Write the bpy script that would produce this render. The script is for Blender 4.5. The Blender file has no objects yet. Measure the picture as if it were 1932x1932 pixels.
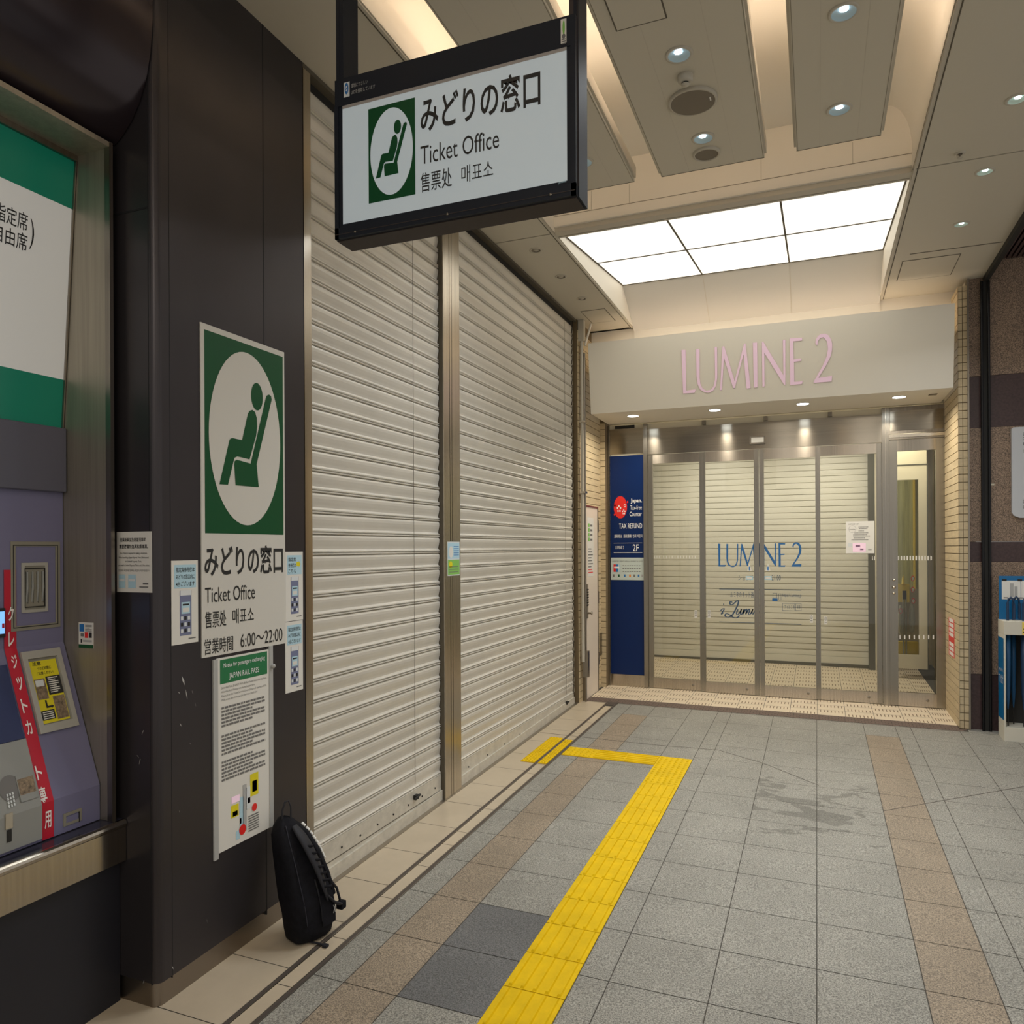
import bpy, math, random
from mathutils import Vector
from mathutils.geometry import tessellate_polygon
random.seed(7)
SC = bpy.context.scene
COL = SC.collection

# ------------------------------------------------------------------ camera
TH = math.radians(21.99); FOC = 1424.0; RHO = .005; EYE = 1.6; PY0 = 1034.0; PX0 = 966.0
fw = Vector((-math.sin(TH), math.cos(TH), 0)); r0 = Vector((math.cos(TH), math.sin(TH), 0)); u0 = Vector((0, 0, 1))
RT = r0 * math.cos(RHO) - u0 * math.sin(RHO); UP = u0 * math.cos(RHO) + r0 * math.sin(RHO)
EYEP = Vector((0, 0, EYE))
cd = bpy.data.cameras.new('camera'); cam = bpy.data.objects.new('camera', cd); COL.objects.link(cam)
cd.sensor_width = 36; cd.sensor_fit = 'HORIZONTAL'; cd.lens = FOC / 1932 * 36
cd.shift_y = (PY0 - 966) / 1932; cd.clip_start = .02; cd.clip_end = 200
from mathutils import Matrix
m3 = Matrix((RT, UP, -fw)).transposed()
cam.matrix_world = Matrix.Translation(EYEP) @ m3.to_4x4()
SC.camera = cam

# ------------------------------------------------------------------ world, exposure
SC.view_settings.view_transform = 'Standard'; SC.view_settings.look = 'None'
SC.view_settings.exposure = 0.0; SC.view_settings.gamma = 1.0; SC.view_settings.use_curve_mapping = False
wd = bpy.data.worlds.new('world'); SC.world = wd; wd.use_nodes = True
bg = wd.node_tree.nodes['Background']; bg.inputs[0].default_value = (1.0, .95, .885, 1); bg.inputs[1].default_value = .52

def area(name, loc, size, power, col=(1, .86, .68), size_y=None, rot=(0, 0, 0), spread=None):
    l = bpy.data.lights.new(name, 'AREA'); l.energy = power; l.color = col; l.size = size
    if size_y: l.shape = 'RECTANGLE'; l.size_y = size_y
    else: l.shape = 'DISK'
    if spread: l.spread = math.radians(spread)
    o = bpy.data.objects.new(name, l); o.location = loc; o.rotation_euler = rot; COL.objects.link(o); return o
# unseen area lights added out of view to supply the concourse's ambient light
area('concourse_fill_light', (-.6, -1.2, 3.66), .5, 22, (1, .92, .8), 1.6)
area('concourse_fill_light', (.9, -1.2, 3.66), .5, 22, (1, .92, .8), 1.6)
area('concourse_fill_light', (1.9, 1.6, 3.66), .4, 12, (1, .92, .8), 1.6)
# lobby behind the glass doors
area('lobby_light', (-1.1, 8.5, 2.84), .5, 17, (1, .95, .84), .5)
area('lobby_light', (.1, 8.5, 2.84), .5, 17, (1, .95, .84), .5)
area('lobby_light', (.85, 8.6, 2.84), .25, 5, (1, .93, .7), .4)

# ------------------------------------------------------------------ points on real planes
def ray(px, py): return fw + (px - PX0) / FOC * RT + (PY0 - py) / FOC * UP
def onx(px, py, x): d = ray(px, py); return EYEP + d * (x / d.x)
def ony(px, py, y): d = ray(px, py); return EYEP + d * (y / d.y)
def onz(px, py, z): d = ray(px, py); return EYEP + d * ((z - EYE) / d.z)
SY = .0241; SX = -.0072
def F(x, y): return SY * y + SX * x
def fl(px, py):
    d = ray(px, py); t = -EYE / (d.z - SY * d.y - SX * d.x); return EYEP + d * t
class Pl:
    def __init__(s, o, u, v): s.o = Vector(o); s.u = Vector(u).normalized(); s.v = Vector(v).normalized(); s.n = s.u.cross(s.v)
    def p(s, a, b, d=0): return s.o + s.u * a + s.v * b + s.n * d
    def px(s, x, y):
        d = ray(x, y); t = (s.o - EYEP).dot(s.n) / d.dot(s.n); q = EYEP + d * t - s.o
        return (q.dot(s.u), q.dot(s.v))
def PX(x): return Pl((x, 0, 0), (0, 1, 0), (0, 0, 1))       # wall facing +x : (y, z)
def PYm(y): return Pl((0, y, 0), (1, 0, 0), (0, 0, 1))      # wall facing -y : (x, z)
def PZ(z): return Pl((0, 0, z), (1, 0, 0), (0, -1, 0))      # facing down : (x, -y)
FLOORP = Pl((0, 0, 0), (1, 0, SX), (0, 1, SY))

# ------------------------------------------------------------------ materials
M = {}
def mat(n, c, r=.5, me=0., spec=.5, em=None, es=0., noise=None, bump=None, coat=0.):
    m = bpy.data.materials.new(n); m.use_nodes = True; nt = m.node_tree; b = nt.nodes['Principled BSDF']
    b.inputs['Base Color'].default_value = (*c, 1); b.inputs['Roughness'].default_value = r; b.inputs['Metallic'].default_value = me
    b.inputs['Specular IOR Level'].default_value = spec; b.inputs['Coat Weight'].default_value = coat
    if em: b.inputs['Emission Color'].default_value = (*em, 1); b.inputs['Emission Strength'].default_value = es
    if noise or bump:
        tc = nt.nodes.new('ShaderNodeTexCoord'); mp = nt.nodes.new('ShaderNodeMapping'); nt.links.new(tc.outputs['Object'], mp.inputs[0])
    if noise:      # (scale vec, amount, detail)
        sc, am, de = noise
        mp.inputs['Scale'].default_value = sc
        nz = nt.nodes.new('ShaderNodeTexNoise'); nz.inputs['Scale'].default_value = 1; nz.inputs['Detail'].default_value = de; nz.inputs['Roughness'].default_value = .7
        nt.links.new(mp.outputs[0], nz.inputs[0])
        mr = nt.nodes.new('ShaderNodeMapRange'); mr.inputs[1].default_value = .3; mr.inputs[2].default_value = .7
        mr.inputs[3].default_value = 1 - am; mr.inputs[4].default_value = 1 + am; nt.links.new(nz.outputs[0], mr.inputs[0])
        vm = nt.nodes.new('ShaderNodeVectorMath'); vm.operation = 'SCALE'; vm.inputs[0].default_value = c
        nt.links.new(mr.outputs[0], vm.inputs['Scale']); nt.links.new(vm.outputs[0], b.inputs['Base Color'])
    if bump:
        sc, st = bump
        nz = nt.nodes.new('ShaderNodeTexNoise'); nz.inputs['Scale'].default_value = sc; nz.inputs['Detail'].default_value = 4
        nt.links.new(tc.outputs['Object'], nz.inputs[0])
        bp = nt.nodes.new('ShaderNodeBump'); bp.inputs['Strength'].default_value = st; bp.inputs['Distance'].default_value = .002
        nt.links.new(nz.outputs[0], bp.inputs['Height']); nt.links.new(bp.outputs[0], b.inputs['Normal'])
    M[n] = m; return m
def granite(n, c, dark=.45, stain=False):
    m = bpy.data.materials.new(n); m.use_nodes = True; nt = m.node_tree; b = nt.nodes['Principled BSDF']; N = nt.nodes.new; L = nt.links.new
    tc = N('ShaderNodeTexCoord')
    n1 = N('ShaderNodeTexNoise'); n1.inputs['Scale'].default_value = 190; n1.inputs['Detail'].default_value = 3; n1.inputs['Roughness'].default_value = .8; L(tc.outputs['Object'], n1.inputs[0])
    n2 = N('ShaderNodeTexNoise'); n2.inputs['Scale'].default_value = 3.2; n2.inputs['Detail'].default_value = 5; L(tc.outputs['Object'], n2.inputs[0])
    r = N('ShaderNodeValToRGB'); e = r.color_ramp.elements
    e[0].position = .38; e[0].color = (*[k * dark * .8 for k in c], 1); e[1].position = .62; e[1].color = (*[min(1, k * 1.6) for k in c], 1)
    L(n1.outputs[0], r.inputs[0])
    mr = N('ShaderNodeMapRange'); mr.inputs[1].default_value = .3; mr.inputs[2].default_value = .7; mr.inputs[3].default_value = .88; mr.inputs[4].default_value = 1.1; L(n2.outputs[0], mr.inputs[0])
    fac = mr.outputs[0]
    if stain:   # a spilled-water stain across two slabs
        sp = N('ShaderNodeVectorMath'); sp.operation = 'SUBTRACT'; sp.inputs[1].default_value = (-.06, 4.62, 0); L(tc.outputs['Object'], sp.inputs[0])
        s2 = N('ShaderNodeVectorMath'); s2.operation = 'MULTIPLY'; s2.inputs[1].default_value = (1.6, 2.2, 0); L(sp.outputs[0], s2.inputs[0])
        ln = N('ShaderNodeVectorMath'); ln.operation = 'LENGTH'; L(s2.outputs[0], ln.inputs[0])
        n3 = N('ShaderNodeTexNoise'); n3.inputs['Scale'].default_value = 5; n3.inputs['Detail'].default_value = 3; n3.inputs['Distortion'].default_value = .6
        mp = N('ShaderNodeMapping'); mp.inputs['Scale'].default_value = (.8, 1.8, 1); L(tc.outputs['Object'], mp.inputs[0]); L(mp.outputs[0], n3.inputs[0])
        ad = N('ShaderNodeMath'); ad.operation = 'MULTIPLY_ADD'; ad.inputs[1].default_value = -.17; L(ln.outputs['Value'], ad.inputs[0]); L(n3.outputs[0], ad.inputs[2])
        m2 = N('ShaderNodeMapRange'); m2.inputs[1].default_value = .455; m2.inputs[2].default_value = .475; m2.inputs[3].default_value = 1; m2.inputs[4].default_value = .64; L(ad.outputs[0], m2.inputs[0])
        mu = N('ShaderNodeMath'); mu.operation = 'MULTIPLY'; L(fac, mu.inputs[0]); L(m2.outputs[0], mu.inputs[1]); fac = mu.outputs[0]
    vm = N('ShaderNodeVectorMath'); vm.operation = 'SCALE'; L(r.outputs[0], vm.inputs[0]); L(fac, vm.inputs['Scale']); L(vm.outputs[0], b.inputs['Base Color'])
    b.inputs['Roughness'].default_value = .55
    M[n] = m
def glassm(n, tint, refl=.08):
    m = bpy.data.materials.new(n); m.use_nodes = True; nt = m.node_tree; nt.nodes.clear(); N = nt.nodes.new; L = nt.links.new
    o = N('ShaderNodeOutputMaterial'); mx = N('ShaderNodeMixShader'); t = N('ShaderNodeBsdfTransparent'); t.inputs[0].default_value = (*tint, 1)
    g = N('ShaderNodeBsdfGlossy'); g.inputs['Roughness'].default_value = .02; g.inputs[0].default_value = (1, 1, 1, 1)
    fr = N('ShaderNodeFresnel'); fr.inputs[0].default_value = 1.35 + refl
    L(fr.outputs[0], mx.inputs[0]); L(t.outputs[0], mx.inputs[1]); L(g.outputs[0], mx.inputs[2]); L(mx.outputs[0], o.inputs[0]); M[n] = m

granite('granite_grey', (.262, .252, .220), .5)
granite('granite_stained', (.262, .252, .220), .5, True)
granite('granite_brown', (.27, .215, .155), .5)
granite('granite_dark', (.12, .12, .12), .55)
granite('wall_granite', (.27, .19, .135), .25)
mat('wall_granite_dark', (.055, .03, .03), .35, noise=((60, 60, 60), .3, 3))
mat('grout', (.06, .053, .043), .9)
mat('ceramic_beige', (.50, .42, .31), .35, noise=((3, 3, 3), .08, 4))
mat('ceramic_cream', (.68, .57, .42), .4, noise=((6, 6, 6), .06, 3))
mat('slot_brown', (.17, .115, .065), .8)
mat('mosaic_brown', (.15, .105, .085), .7, noise=((60, 60, 60), .35, 3))
mat('drain_dark', (.07, .055, .045), .6)
mat('drain_steel', (.35, .31, .26), .35, .9)
mat('tactile_yellow', (.72, .475, .0), .6, spec=.2, noise=((9, 9, 9), .10, 4))
mat('tactile_edge', (.52, .34, .02), .5)
mat('ceiling_paint', (.56, .52, .43), .45)
mat('ceiling_joint', (.10, .085, .06), .7)
mat('cove_paint', (.80, .75, .66), .5)
mat('slope_paint', (.56, .545, .51), .5)
mat('cove_tube', (1, .8, .55), .5, em=(1, .83, .66), es=10.0)
mat('light_panel', (.9, .9, .85), .5, em=(1, .965, .86), es=1.1)
mat('lamp_cool', (1, 1, 1), .5, em=(.86, .95, 1), es=14)
mat('can_cool', (.45, .62, .72), .3)
mat('can_green', (.62, .80, .72), .3)
mat('bead', (.5, .46, .38), .4)
mat('dark_hole', (.015, .014, .012), .7)
mat('speaker_grille', (.20, .17, .13), .8)
mat('pillar_panel', (.052, .046, .050), .33, .55, noise=((1.5, 1.5, 1.0), .12, 3))
mat('pillar_seam', (.008, .008, .01), .7)
mat('skirt_panel', (.018, .018, .025), .45, .2)
mat('bulkhead', (.035, .025, .03), .22, .4)
mat('steel', (.50, .45, .38), .2, 1., noise=((60, 60, 1.2), .10, 3))
mat('steel_dark', (.30, .27, .23), .3, 1., noise=((60, 60, 1.2), .12, 3))
mat('jamb_steel', (.42, .38, .31), .5, .9, noise=((40, 40, 1.2), .12, 3))
mat('steel_mid', (.36, .325, .27), .17, 1., noise=((1.2, 60, 60), .08, 3))
for k_ in ('steel_mid', 'steel'): M[k_].node_tree.nodes['Principled BSDF'].inputs['Anisotropic'].default_value = .85; M[k_].node_tree.nodes['Principled BSDF'].inputs['Anisotropic Rotation'].default_value = .25
mat('steel_stile', (.36, .335, .29), .25, 1., noise=((60, 60, 1.2), .08, 3))  # stiles darkened in colour to imitate reflections of the dark concourse
mat('joint_and_shadow', (.27, .24, .18), .7)  # end wall seam, and the painted shadow line along board edges
mat('steel_bright', (.66, .60, .51), .18, 1.)
mat('steel_kick', (.30, .26, .22), .35, 1.)
mat('shutter_paint', (.66, .63, .565), .38, .25, noise=((2.2, 2.2, 3.0), .06, 5))
mat('shutter_bar', (.60, .57, .50), .4, .3, noise=((14, 14, 20), .14, 5))
mat('brick', (.56, .45, .28), .6, noise=((8, 8, 40), .12, 4))
mat('brick_joint', (.16, .115, .06), .9)
mat('fascia_paint', (.84, .79, .69), .4)
mat('pink', (.90, .66, .80), .5, em=(1, .68, .86), es=.12)  # letters taken as unlit; faint emission added to brighten them
mat('pink_rim', (.42, .22, .28), .5)  # recess shade put into the colour of the raised letters' sides
mat('white_door', (.72, .63, .53), .4)
mat('white_plastic', (.76, .75, .71), .4)
mat('paper', (.70, .68, .63), .6)
mat('paper_cool', (.66, .69, .70), .6)
mat('sign_white', (.62, .60, .55), .35)
mat('green', (.003, .072, .022), .4, spec=.3)
mat('green_leaf', (.22, .5, .1), .5)
mat('notice_green', (.015, .17, .06), .4)
mat('ink', (.012, .012, .012), .5)
mat('ink_grey', (.16, .155, .15), .6)
mat('ink_faint', (.40, .40, .39), .6)
mat('ink_white', (.85, .85, .85), .5)
mat('card_blue', (.42, .62, .72), .5)
mat('machine_photo', (.16, .18, .30), .5)
mat('sign_black', (.014, .017, .025), .55, spec=.2)
mat('sign_brown', (.05, .038, .034), .6, spec=.25)
mat('sign_face', (.45, .50, .52), .35, em=(.80, .93, 1.0), es=.18)
mat('sign_strip', (.36, .33, .31), .5)
mat('logo_blue', (.02, .16, .45), .5)
mat('machine_green', (.0, .16, .095), .3, em=(0, .55, .33), es=.05)
mat('machine_white', (.5, .5, .48), .35, em=(1, .97, .9), es=.16)
mat('lavender', (.165, .16, .27), .4)
mat('lavender_dark', (.10, .10, .135), .4)
mat('machine_grey', (.27, .275, .26), .45)
mat('machine_beige', (.24, .225, .18), .5)
mat('alu', (.42, .41, .37), .4, .2)
mat('red_strip', (.50, .004, .025), .4)
mat('white_text', (.85, .80, .78), .5)
mat('warn_yellow', (.72, .62, .01), .5)
mat('photo_brown', (.22, .16, .10), .5, noise=((90, 90, 90), .6, 3))
mat('screen_blue', (.1, .3, .7), .2, em=(.25, .55, 1), es=.9)
mat('dark_blue', (.02, .03, .10), .25)
mat('counter_top', (.05, .05, .075), .12, .3)
mat('bag_black', (.006, .006, .009), .8, spec=.2, noise=((40, 40, 40), .4, 3), bump=(60, .5))
mat('bag_strap', (.018, .018, .023), .6, spec=.3)
mat('bag_lining', (.012, .012, .022), .6)
mat('white_reflect', (.85, .85, .83), .4)
mat('refund_blue', (.001, .018, .10), .3, spec=.3)
mat('refund_card', (.55, .62, .58), .4)
mat('red', (.75, .02, .015), .4)
mat('orange', (.85, .25, .02), .4)
mat('glass_blue', (.02, .12, .32), .4)
mat('glass_ink', (.045, .085, .15), .5)
mat('cream_wall', (.66, .60, .46), .5)
mat('inner_shutter', (.68, .655, .56), .45)
mat('inner_line', (.34, .31, .21), .7)
mat('inner_dark', (.13, .125, .10), .5, .4)
mat('curtain', (.30, .29, .12), .6, noise=((30, 30, 1), .35, 3))
mat('yellow_plastic', (.62, .45, .04), .5)
mat('clear_bag', (.42, .42, .36), .3)
mat('black_pipe', (.012, .012, .014), .25, .5)
mat('blue_plastic', (.0, .13, .33), .35)
mat('stand_cream', (.62, .59, .50), .45)
mat('umbrella_navy', (.010, .035, .09), .5)
mat('umbrella_blue', (.008, .07, .17), .5)
mat('tag_yellow', (.80, .60, .10), .5)
mat('sign_grey', (.55, .57, .60), .4)
mat('scratch', (.45, .44, .42), .7)
mat('yellow_paint', (.55, .38, .05), .5)
glassm('glass', (.955, .955, .93)); glassm('dark_glass', (.55, .6, .6), .1)

# ------------------------------------------------------------------ mesh builder
def rootloc(p):
    v = Vector((0, 0, 0))
    while p is not None: v += p.location; p = p.parent
    return v
class MB:
    def __init__(s): s.v = []; s.f = []; s.m = []; s.mats = []; s.sm = []
    def mi(s, m):
        if m not in s.mats: s.mats.append(m)
        return s.mats.index(m)
    def add(s, vs, fs, m, smooth=False):
        b = len(s.v); s.v += [tuple(v) for v in vs]; k = s.mi(m)
        for f in fs: s.f.append([b + i for i in f]); s.m.append(k); s.sm.append(smooth)
        return s
    def box(s, x0, x1, y0, y1, z0, z1, m):
        return s.add([(x, y, z) for z in (z0, z1) for y in (y0, y1) for x in (x0, x1)],
                     [(0, 2, 3, 1), (4, 5, 7, 6), (0, 1, 5, 4), (2, 6, 7, 3), (0, 4, 6, 2), (1, 3, 7, 5)], m)
    def fbox(s, x0, x1, y0, y1, h0, h1, m):   # box standing on the sloping floor
        return s.add([(x, y, F(x, y) + h) for h in (h0, h1) for y in (y0, y1) for x in (x0, x1)],
                     [(0, 2, 3, 1), (4, 5, 7, 6), (0, 1, 5, 4), (2, 6, 7, 3), (0, 4, 6, 2), (1, 3, 7, 5)], m)
    def poly(s, pts, m):
        pts = [Vector(p) for p in pts]
        return s.add(pts, [tuple(t) for t in tessellate_polygon([pts])], m)
    def flat(s, pl, pts, m, d=.001): return s.orient([pl.p(a, b, d) for a, b in pts], pl.n, m)
    def orient(s, P, n, m):
        tr = tessellate_polygon([P]); fs = []
        for t in tr:
            a, b, c = (P[i] for i in t)
            fs.append(tuple(t) if (b - a).cross(c - a).dot(n) > 0 else (t[0], t[2], t[1]))
        return s.add(P, fs, m)
    def rect(s, pl, a0, b0, a1, b1, m, d=.001): return s.flat(pl, [(a0, b0), (a1, b0), (a1, b1), (a0, b1)], m, d)
    def pbox(s, pl, a0, b0, a1, b1, d0, d1, m): return s.prism(pl, [(a0, b0), (a1, b0), (a1, b1), (a0, b1)], d0, d1, m)
    def prism(s, pl, pts, d0, d1, m, side=None, smooth=False):
        n = len(pts); A = sum(pts[i][0] * pts[(i + 1) % n][1] - pts[(i + 1) % n][0] * pts[i][1] for i in range(n))
        if A < 0: pts = pts[::-1]
        lo = [pl.p(a, b, d0) for a, b in pts]; hi = [pl.p(a, b, d1) for a, b in pts]
        s.orient(hi, pl.n, m); s.orient(lo, -pl.n, m)
        return s.add(lo + hi, [(i, (i + 1) % n, n + (i + 1) % n, n + i) for i in range(n)], side or m, smooth)
    def disc(s, pl, a, b, ra, rb, m, d=.001, n=40):
        return s.flat(pl, [(a + ra * math.cos(6.28319 * i / n), b + rb * math.sin(6.28319 * i / n)) for i in range(n)], m, d)
    def ring(s, pl, a, b, ra, rb, w, m, d=.001, n=40):
        vs = []; 
        for i in range(n):
            c, q = math.cos(6.28319 * i / n), math.sin(6.28319 * i / n)
            vs += [pl.p(a + ra * c, b + rb * q, d), pl.p(a + (ra - w) * c, b + (rb - w * rb / ra) * q, d)]
        return s.add(vs, [(2 * i, (2 * i + 2) % (2 * n), (2 * i + 3) % (2 * n), 2 * i + 1) for i in range(n)], m)
    def lathe(s, c, prof, m, n=32, ax='z', smooth=True, ex=1.):
        vs = []
        for r, h in prof:
            for i in range(n):
                a = 6.28319 * i / n
                q = (r * math.cos(a), r * math.sin(a) * ex, h)
                if ax == 'x': q = (h, q[0], q[1])
                if ax == 'y': q = (q[0], h, q[1])
                vs.append((c[0] + q[0], c[1] + q[1], c[2] + q[2]))
        k = len(prof)
        return s.add(vs, [(j * n + i, j * n + (i + 1) % n, (j + 1) * n + (i + 1) % n, (j + 1) * n + i) for j in range(k - 1) for i in range(n)], m, smooth)
    def tube(s, path, r, m, n=8, flatn=1., cap=True):
        path = [Vector(p) for p in path]; rings = []; up = Vector((0, 0, 1))
        for i, p in enumerate(path):
            t = (path[min(i + 1, len(path) - 1)] - path[max(i - 1, 0)]).normalized()
            a = t.cross(up);  a = a.normalized() if a.length > .05 else Vector((1, 0, 0))
            b = t.cross(a).normalized(); rr = r[i] if isinstance(r, (list, tuple)) else r
            rings.append([p + (a * math.cos(6.28319 * k / n) + b * math.sin(6.28319 * k / n) * flatn) * rr for k in range(n)])
        vs = [v for R in rings for v in R]; L = len(path)
        s.add(vs, [(j * n + i, j * n + (i + 1) % n, (j + 1) * n + (i + 1) % n, (j + 1) * n + i) for j in range(L - 1) for i in range(n)], m, True)
        if cap: s.add(rings[0], [tuple(range(n))], m); s.add(rings[-1], [tuple(range(n))[::-1]], m)
        return s
    def strip(s, prof, y0, y1, m, smooth=False):   # prof: (x,z) list extruded along y
        vs = [(x, y0, z) for x, z in prof] + [(x, y1, z) for x, z in prof]; n = len(prof)
        return s.add(vs, [(i, i + 1, n + i + 1, n + i) for i in range(n - 1)], m, smooth)
    def text(s, pl, st, a0, b0, a1, b1, m, d=.0015, bold=0., shear=0., font=None):
        c = bpy.data.curves.new('t', 'FONT'); c.body = st; c.resolution_u = 3; c.offset = bold; c.shear = shear
        o = bpy.data.objects.new('t', c); COL.objects.link(o); bpy.context.view_layer.update()
        me = o.to_mesh(); V = [v.co.copy() for v in me.vertices]; Fs = [tuple(p.vertices) for p in me.polygons]
        o.to_mesh_clear(); bpy.data.objects.remove(o); bpy.data.curves.remove(c)
        if not V: return s
        x0 = min(v.x for v in V); x1 = max(v.x for v in V); y0 = min(v.y for v in V); y1 = max(v.y for v in V)
        f = lambda v: pl.p(a0 + (v.x - x0) / (x1 - x0) * (a1 - a0), b0 + (v.y - y0) / (y1 - y0) * (b1 - b0), d)
        return s.add([f(v) for v in V], Fs, m)
    def build(s, name, parent=None, label=None, cat=None, group=None, kind=None, bevel=0):
        o = None
        L = rootloc(parent)
        me = bpy.data.meshes.new(name); me.from_pydata([tuple(Vector(v) - L) for v in s.v], [], s.f); 
        for m in s.mats: me.materials.append(M[m])
        me.polygons.foreach_set('material_index', s.m); me.polygons.foreach_set('use_smooth', s.sm); me.update()
        o = bpy.data.objects.new(name, me); COL.objects.link(o); o.parent = parent
        if bevel:
            b = o.modifiers.new('bevel', 'BEVEL'); b.width = bevel; b.segments = 2; b.limit_method = 'ANGLE'
        tag(o, label, cat, group, kind); return o
def tag(o, label=None, cat=None, group=None, kind=None):
    if label: o['label'] = label
    if cat: o['category'] = cat
    if group: o['group'] = group
    if kind: o['kind'] = kind
def empty(name, loc, label, cat, group=None, kind=None):
    o = bpy.data.objects.new(name, None); o.location = loc; o.empty_display_size = .05; COL.objects.link(o); tag(o, label, cat, group, kind); return o
def dup(root, delta, label=None, group=None):
    r = root.copy(); COL.objects.link(r); r.location = root.location + Vector(delta)
    if label: r['label'] = label
    if group: r['group'] = group
    for ch in list(root.children):
        c = ch.copy(); COL.objects.link(c); c.parent = r
        for g in ch.children:
            d = g.copy(); COL.objects.link(d); d.parent = c
    return r
ST = 'structure'
CZ = 3.698     # ceiling plane
WX = -2.045    # left wall plane
DY = 7.53      # door plane

# ------------------------------------------------------------------ floor
mb = MB(); G = .0036
mb.add([(x, y, F(x, y) - t) for t in (.03, .0015) for y in (-3, 10.2) for x in (-2.9, 3.2)],
       [(0, 2, 3, 1), (4, 5, 7, 6), (0, 1, 5, 4), (2, 6, 7, 3), (0, 4, 6, 2), (1, 3, 7, 5)], 'grout')
def tile(x0, x1, y0, y1, m):
    if x1 - x0 < .008 or y1 - y0 < .008: return
    P = [(x0 + G / 2, y0 + G / 2), (x1 - G / 2, y0 + G / 2), (x1 - G / 2, y1 - G / 2), (x0 + G / 2, y1 - G / 2)]
    mb.add([(x, y, F(x, y)) for x, y in P], [(0, 1, 2, 3)], m)
ROW0 = 2.597 - .345 * 16; YE = 6.755
cols = [(-1.69, -1.56, 0), (-1.56, -1.345, 1), (-1.345, -1.025, 0), (-1.025, -.80, 3), (-.80, -.688, 0), (-.688, -.347, 0), (-.347, -.007, 0), (-.007, .34, 0),
        (.34, .572, 1), (.572, .682, 0), (.682, 1.025, 0), (1.025, 1.37, 0), (1.37, 1.6, 1), (1.6, 1.95, 0), (1.95, 2.3, 0), (2.3, 2.65, 0), (2.65, 3.2, 0)]
for x0, x1, k in cols:
    if k == 3:
        tile(x0, x1, 5.29, YE, 'granite_grey'); continue
    j = 0
    while True:
        y0 = ROW0 + .345 * j; y1 = y0 + .345; j += 1
        if y0 > YE: break
        y0 = max(y0, -3); y1 = min(y1, YE if YE - y1 > .05 else YE)
        if y1 <= y0: continue
        m = 'granite_brown' if k == 1 else ('granite_stained' if -.4 < x0 < .3 and 3.9 < y0 < 5.4 else 'granite_grey')
        if abs(x0 + 1.345) < .01 and 2.2 < y0 < 2.7: m = 'granite_dark'
        if y0 > 6.3 and k == 1: m = 'granite_grey'
        if x1 < -1.02 and 5.075 < y1 and y0 < 5.29:    # the tactile branch crosses here
            tile(x0, x1, y0, min(y1, 5.08), m); tile(x0, x1, max(y0, 5.29), y1, m); continue
        tile(x0, x1, y0, y1, m)
# beige strip along the shutters
j = 0
while ROW0 + .345 * j < YE:
    y0 = max(ROW0 + .345 * j, -3); y1 = min(ROW0 + .345 * (j + 1), 6.755); j += 1
    tile(-2.9, -1.797, y0, y1, 'ceramic_beige')
ys = [-3, -1.5, 0, .55, 1.1, 1.45, 1.8, 2.16, 2.49, 2.84, 3.17, 3.43, 3.60, 3.95, 4.29, 4.62, 4.83, 5.15, 5.48, 5.66, 6.0, 6.33, 6.62]
for a, b in zip(ys[:-1], ys[1:]): tile(-1.777, -1.712, a, b, 'ceramic_beige')
# threshold mosaic band, then cream slotted tiles out to the doors and the lobby
for i in range(64):
    for r in range(5):
        if -1.99 + i * .05 < 1.09: tile(-2.04 + i * .05 + (r % 2) * .025, -1.99 + i * .05 + (r % 2) * .025, 6.765 + r * .035, 6.80 + r * .035, 'mosaic_brown')
XT = -2.0
def slots(x0, x1, y0, y1, n=7):
    for i in range(n):
        x = x0 + (x1 - x0) * (i + .5) / n
        mb.add([(a, b, F(a, b) + .0007) for a, b in ((x - .0032, y0), (x + .0032, y0), (x + .0032, y1), (x - .0032, y1))], [(0, 1, 2, 3)], 'slot_brown')
TW = .222; TD = .20
for i in range(14):
    x0 = XT + i * TW; x1 = min(x0 + TW, 1.04)
    if x0 > 1.0: break
    for r in range(13):
        y0 = 6.94 + r * TD; y1 = y0 + TD
        tile(x0, x1, y0, y1, 'ceramic_cream')
        for q in range(2):
            ya = y0 + q * TD / 2
            if (i + q + (1 if r > 0 else 0) * 0) % 2 == 0: slots(x0 + .012, x1 - .008, ya + .010, ya + TD / 2 - .010)
mb.fbox(1.09, 3.2, 6.755, 6.87, -.01, .0, 'granite_grey')
# expansion joints
def crack(pts, w, m='drain_dark'):
    P = [fl(*q) for q in pts]
    for a, b in zip(P[:-1], P[1:]):
        t = (b - a).normalized(); n = Vector((-t.y, t.x, 0)) * w
        mb.add([(v.x, v.y, F(v.x, v.y) + .0006) for v in (a - n, b - n, b + n, a + n)], [(0, 1, 2, 3)], m)
crack([(1019, 1382), (1110, 1392), (1240, 1406), (1354, 1415)], .004); crack([(1354, 1415), (1440, 1440), (1545, 1482)], .0035)
crack([(1668, 1530), (1782, 1510), (1932, 1484)], .003)
mb.build('floor', kind=ST)

# slot drain: two dark slots with thin steel lips
mb = MB()
for x, w in ((-1.787, .010), (-1.700, .011)):
    mb.fbox(x - w, x + w, -3, 6.72, -.012, .0008, 'drain_dark')
    mb.fbox(x - w, x - w + .003, -3, 6.72, -.01, .0018, 'drain_steel'); mb.fbox(x + w - .003, x + w, -3, 6.72, -.01, .0018, 'drain_steel')
mb.fbox(-1.80, -1.69, 6.66, 6.79, -.012, .001, 'drain_dark')
mb.build('slot_drain', label='dark double slot drain running along the beige tiles in front of the shutters', cat='drain')

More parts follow.
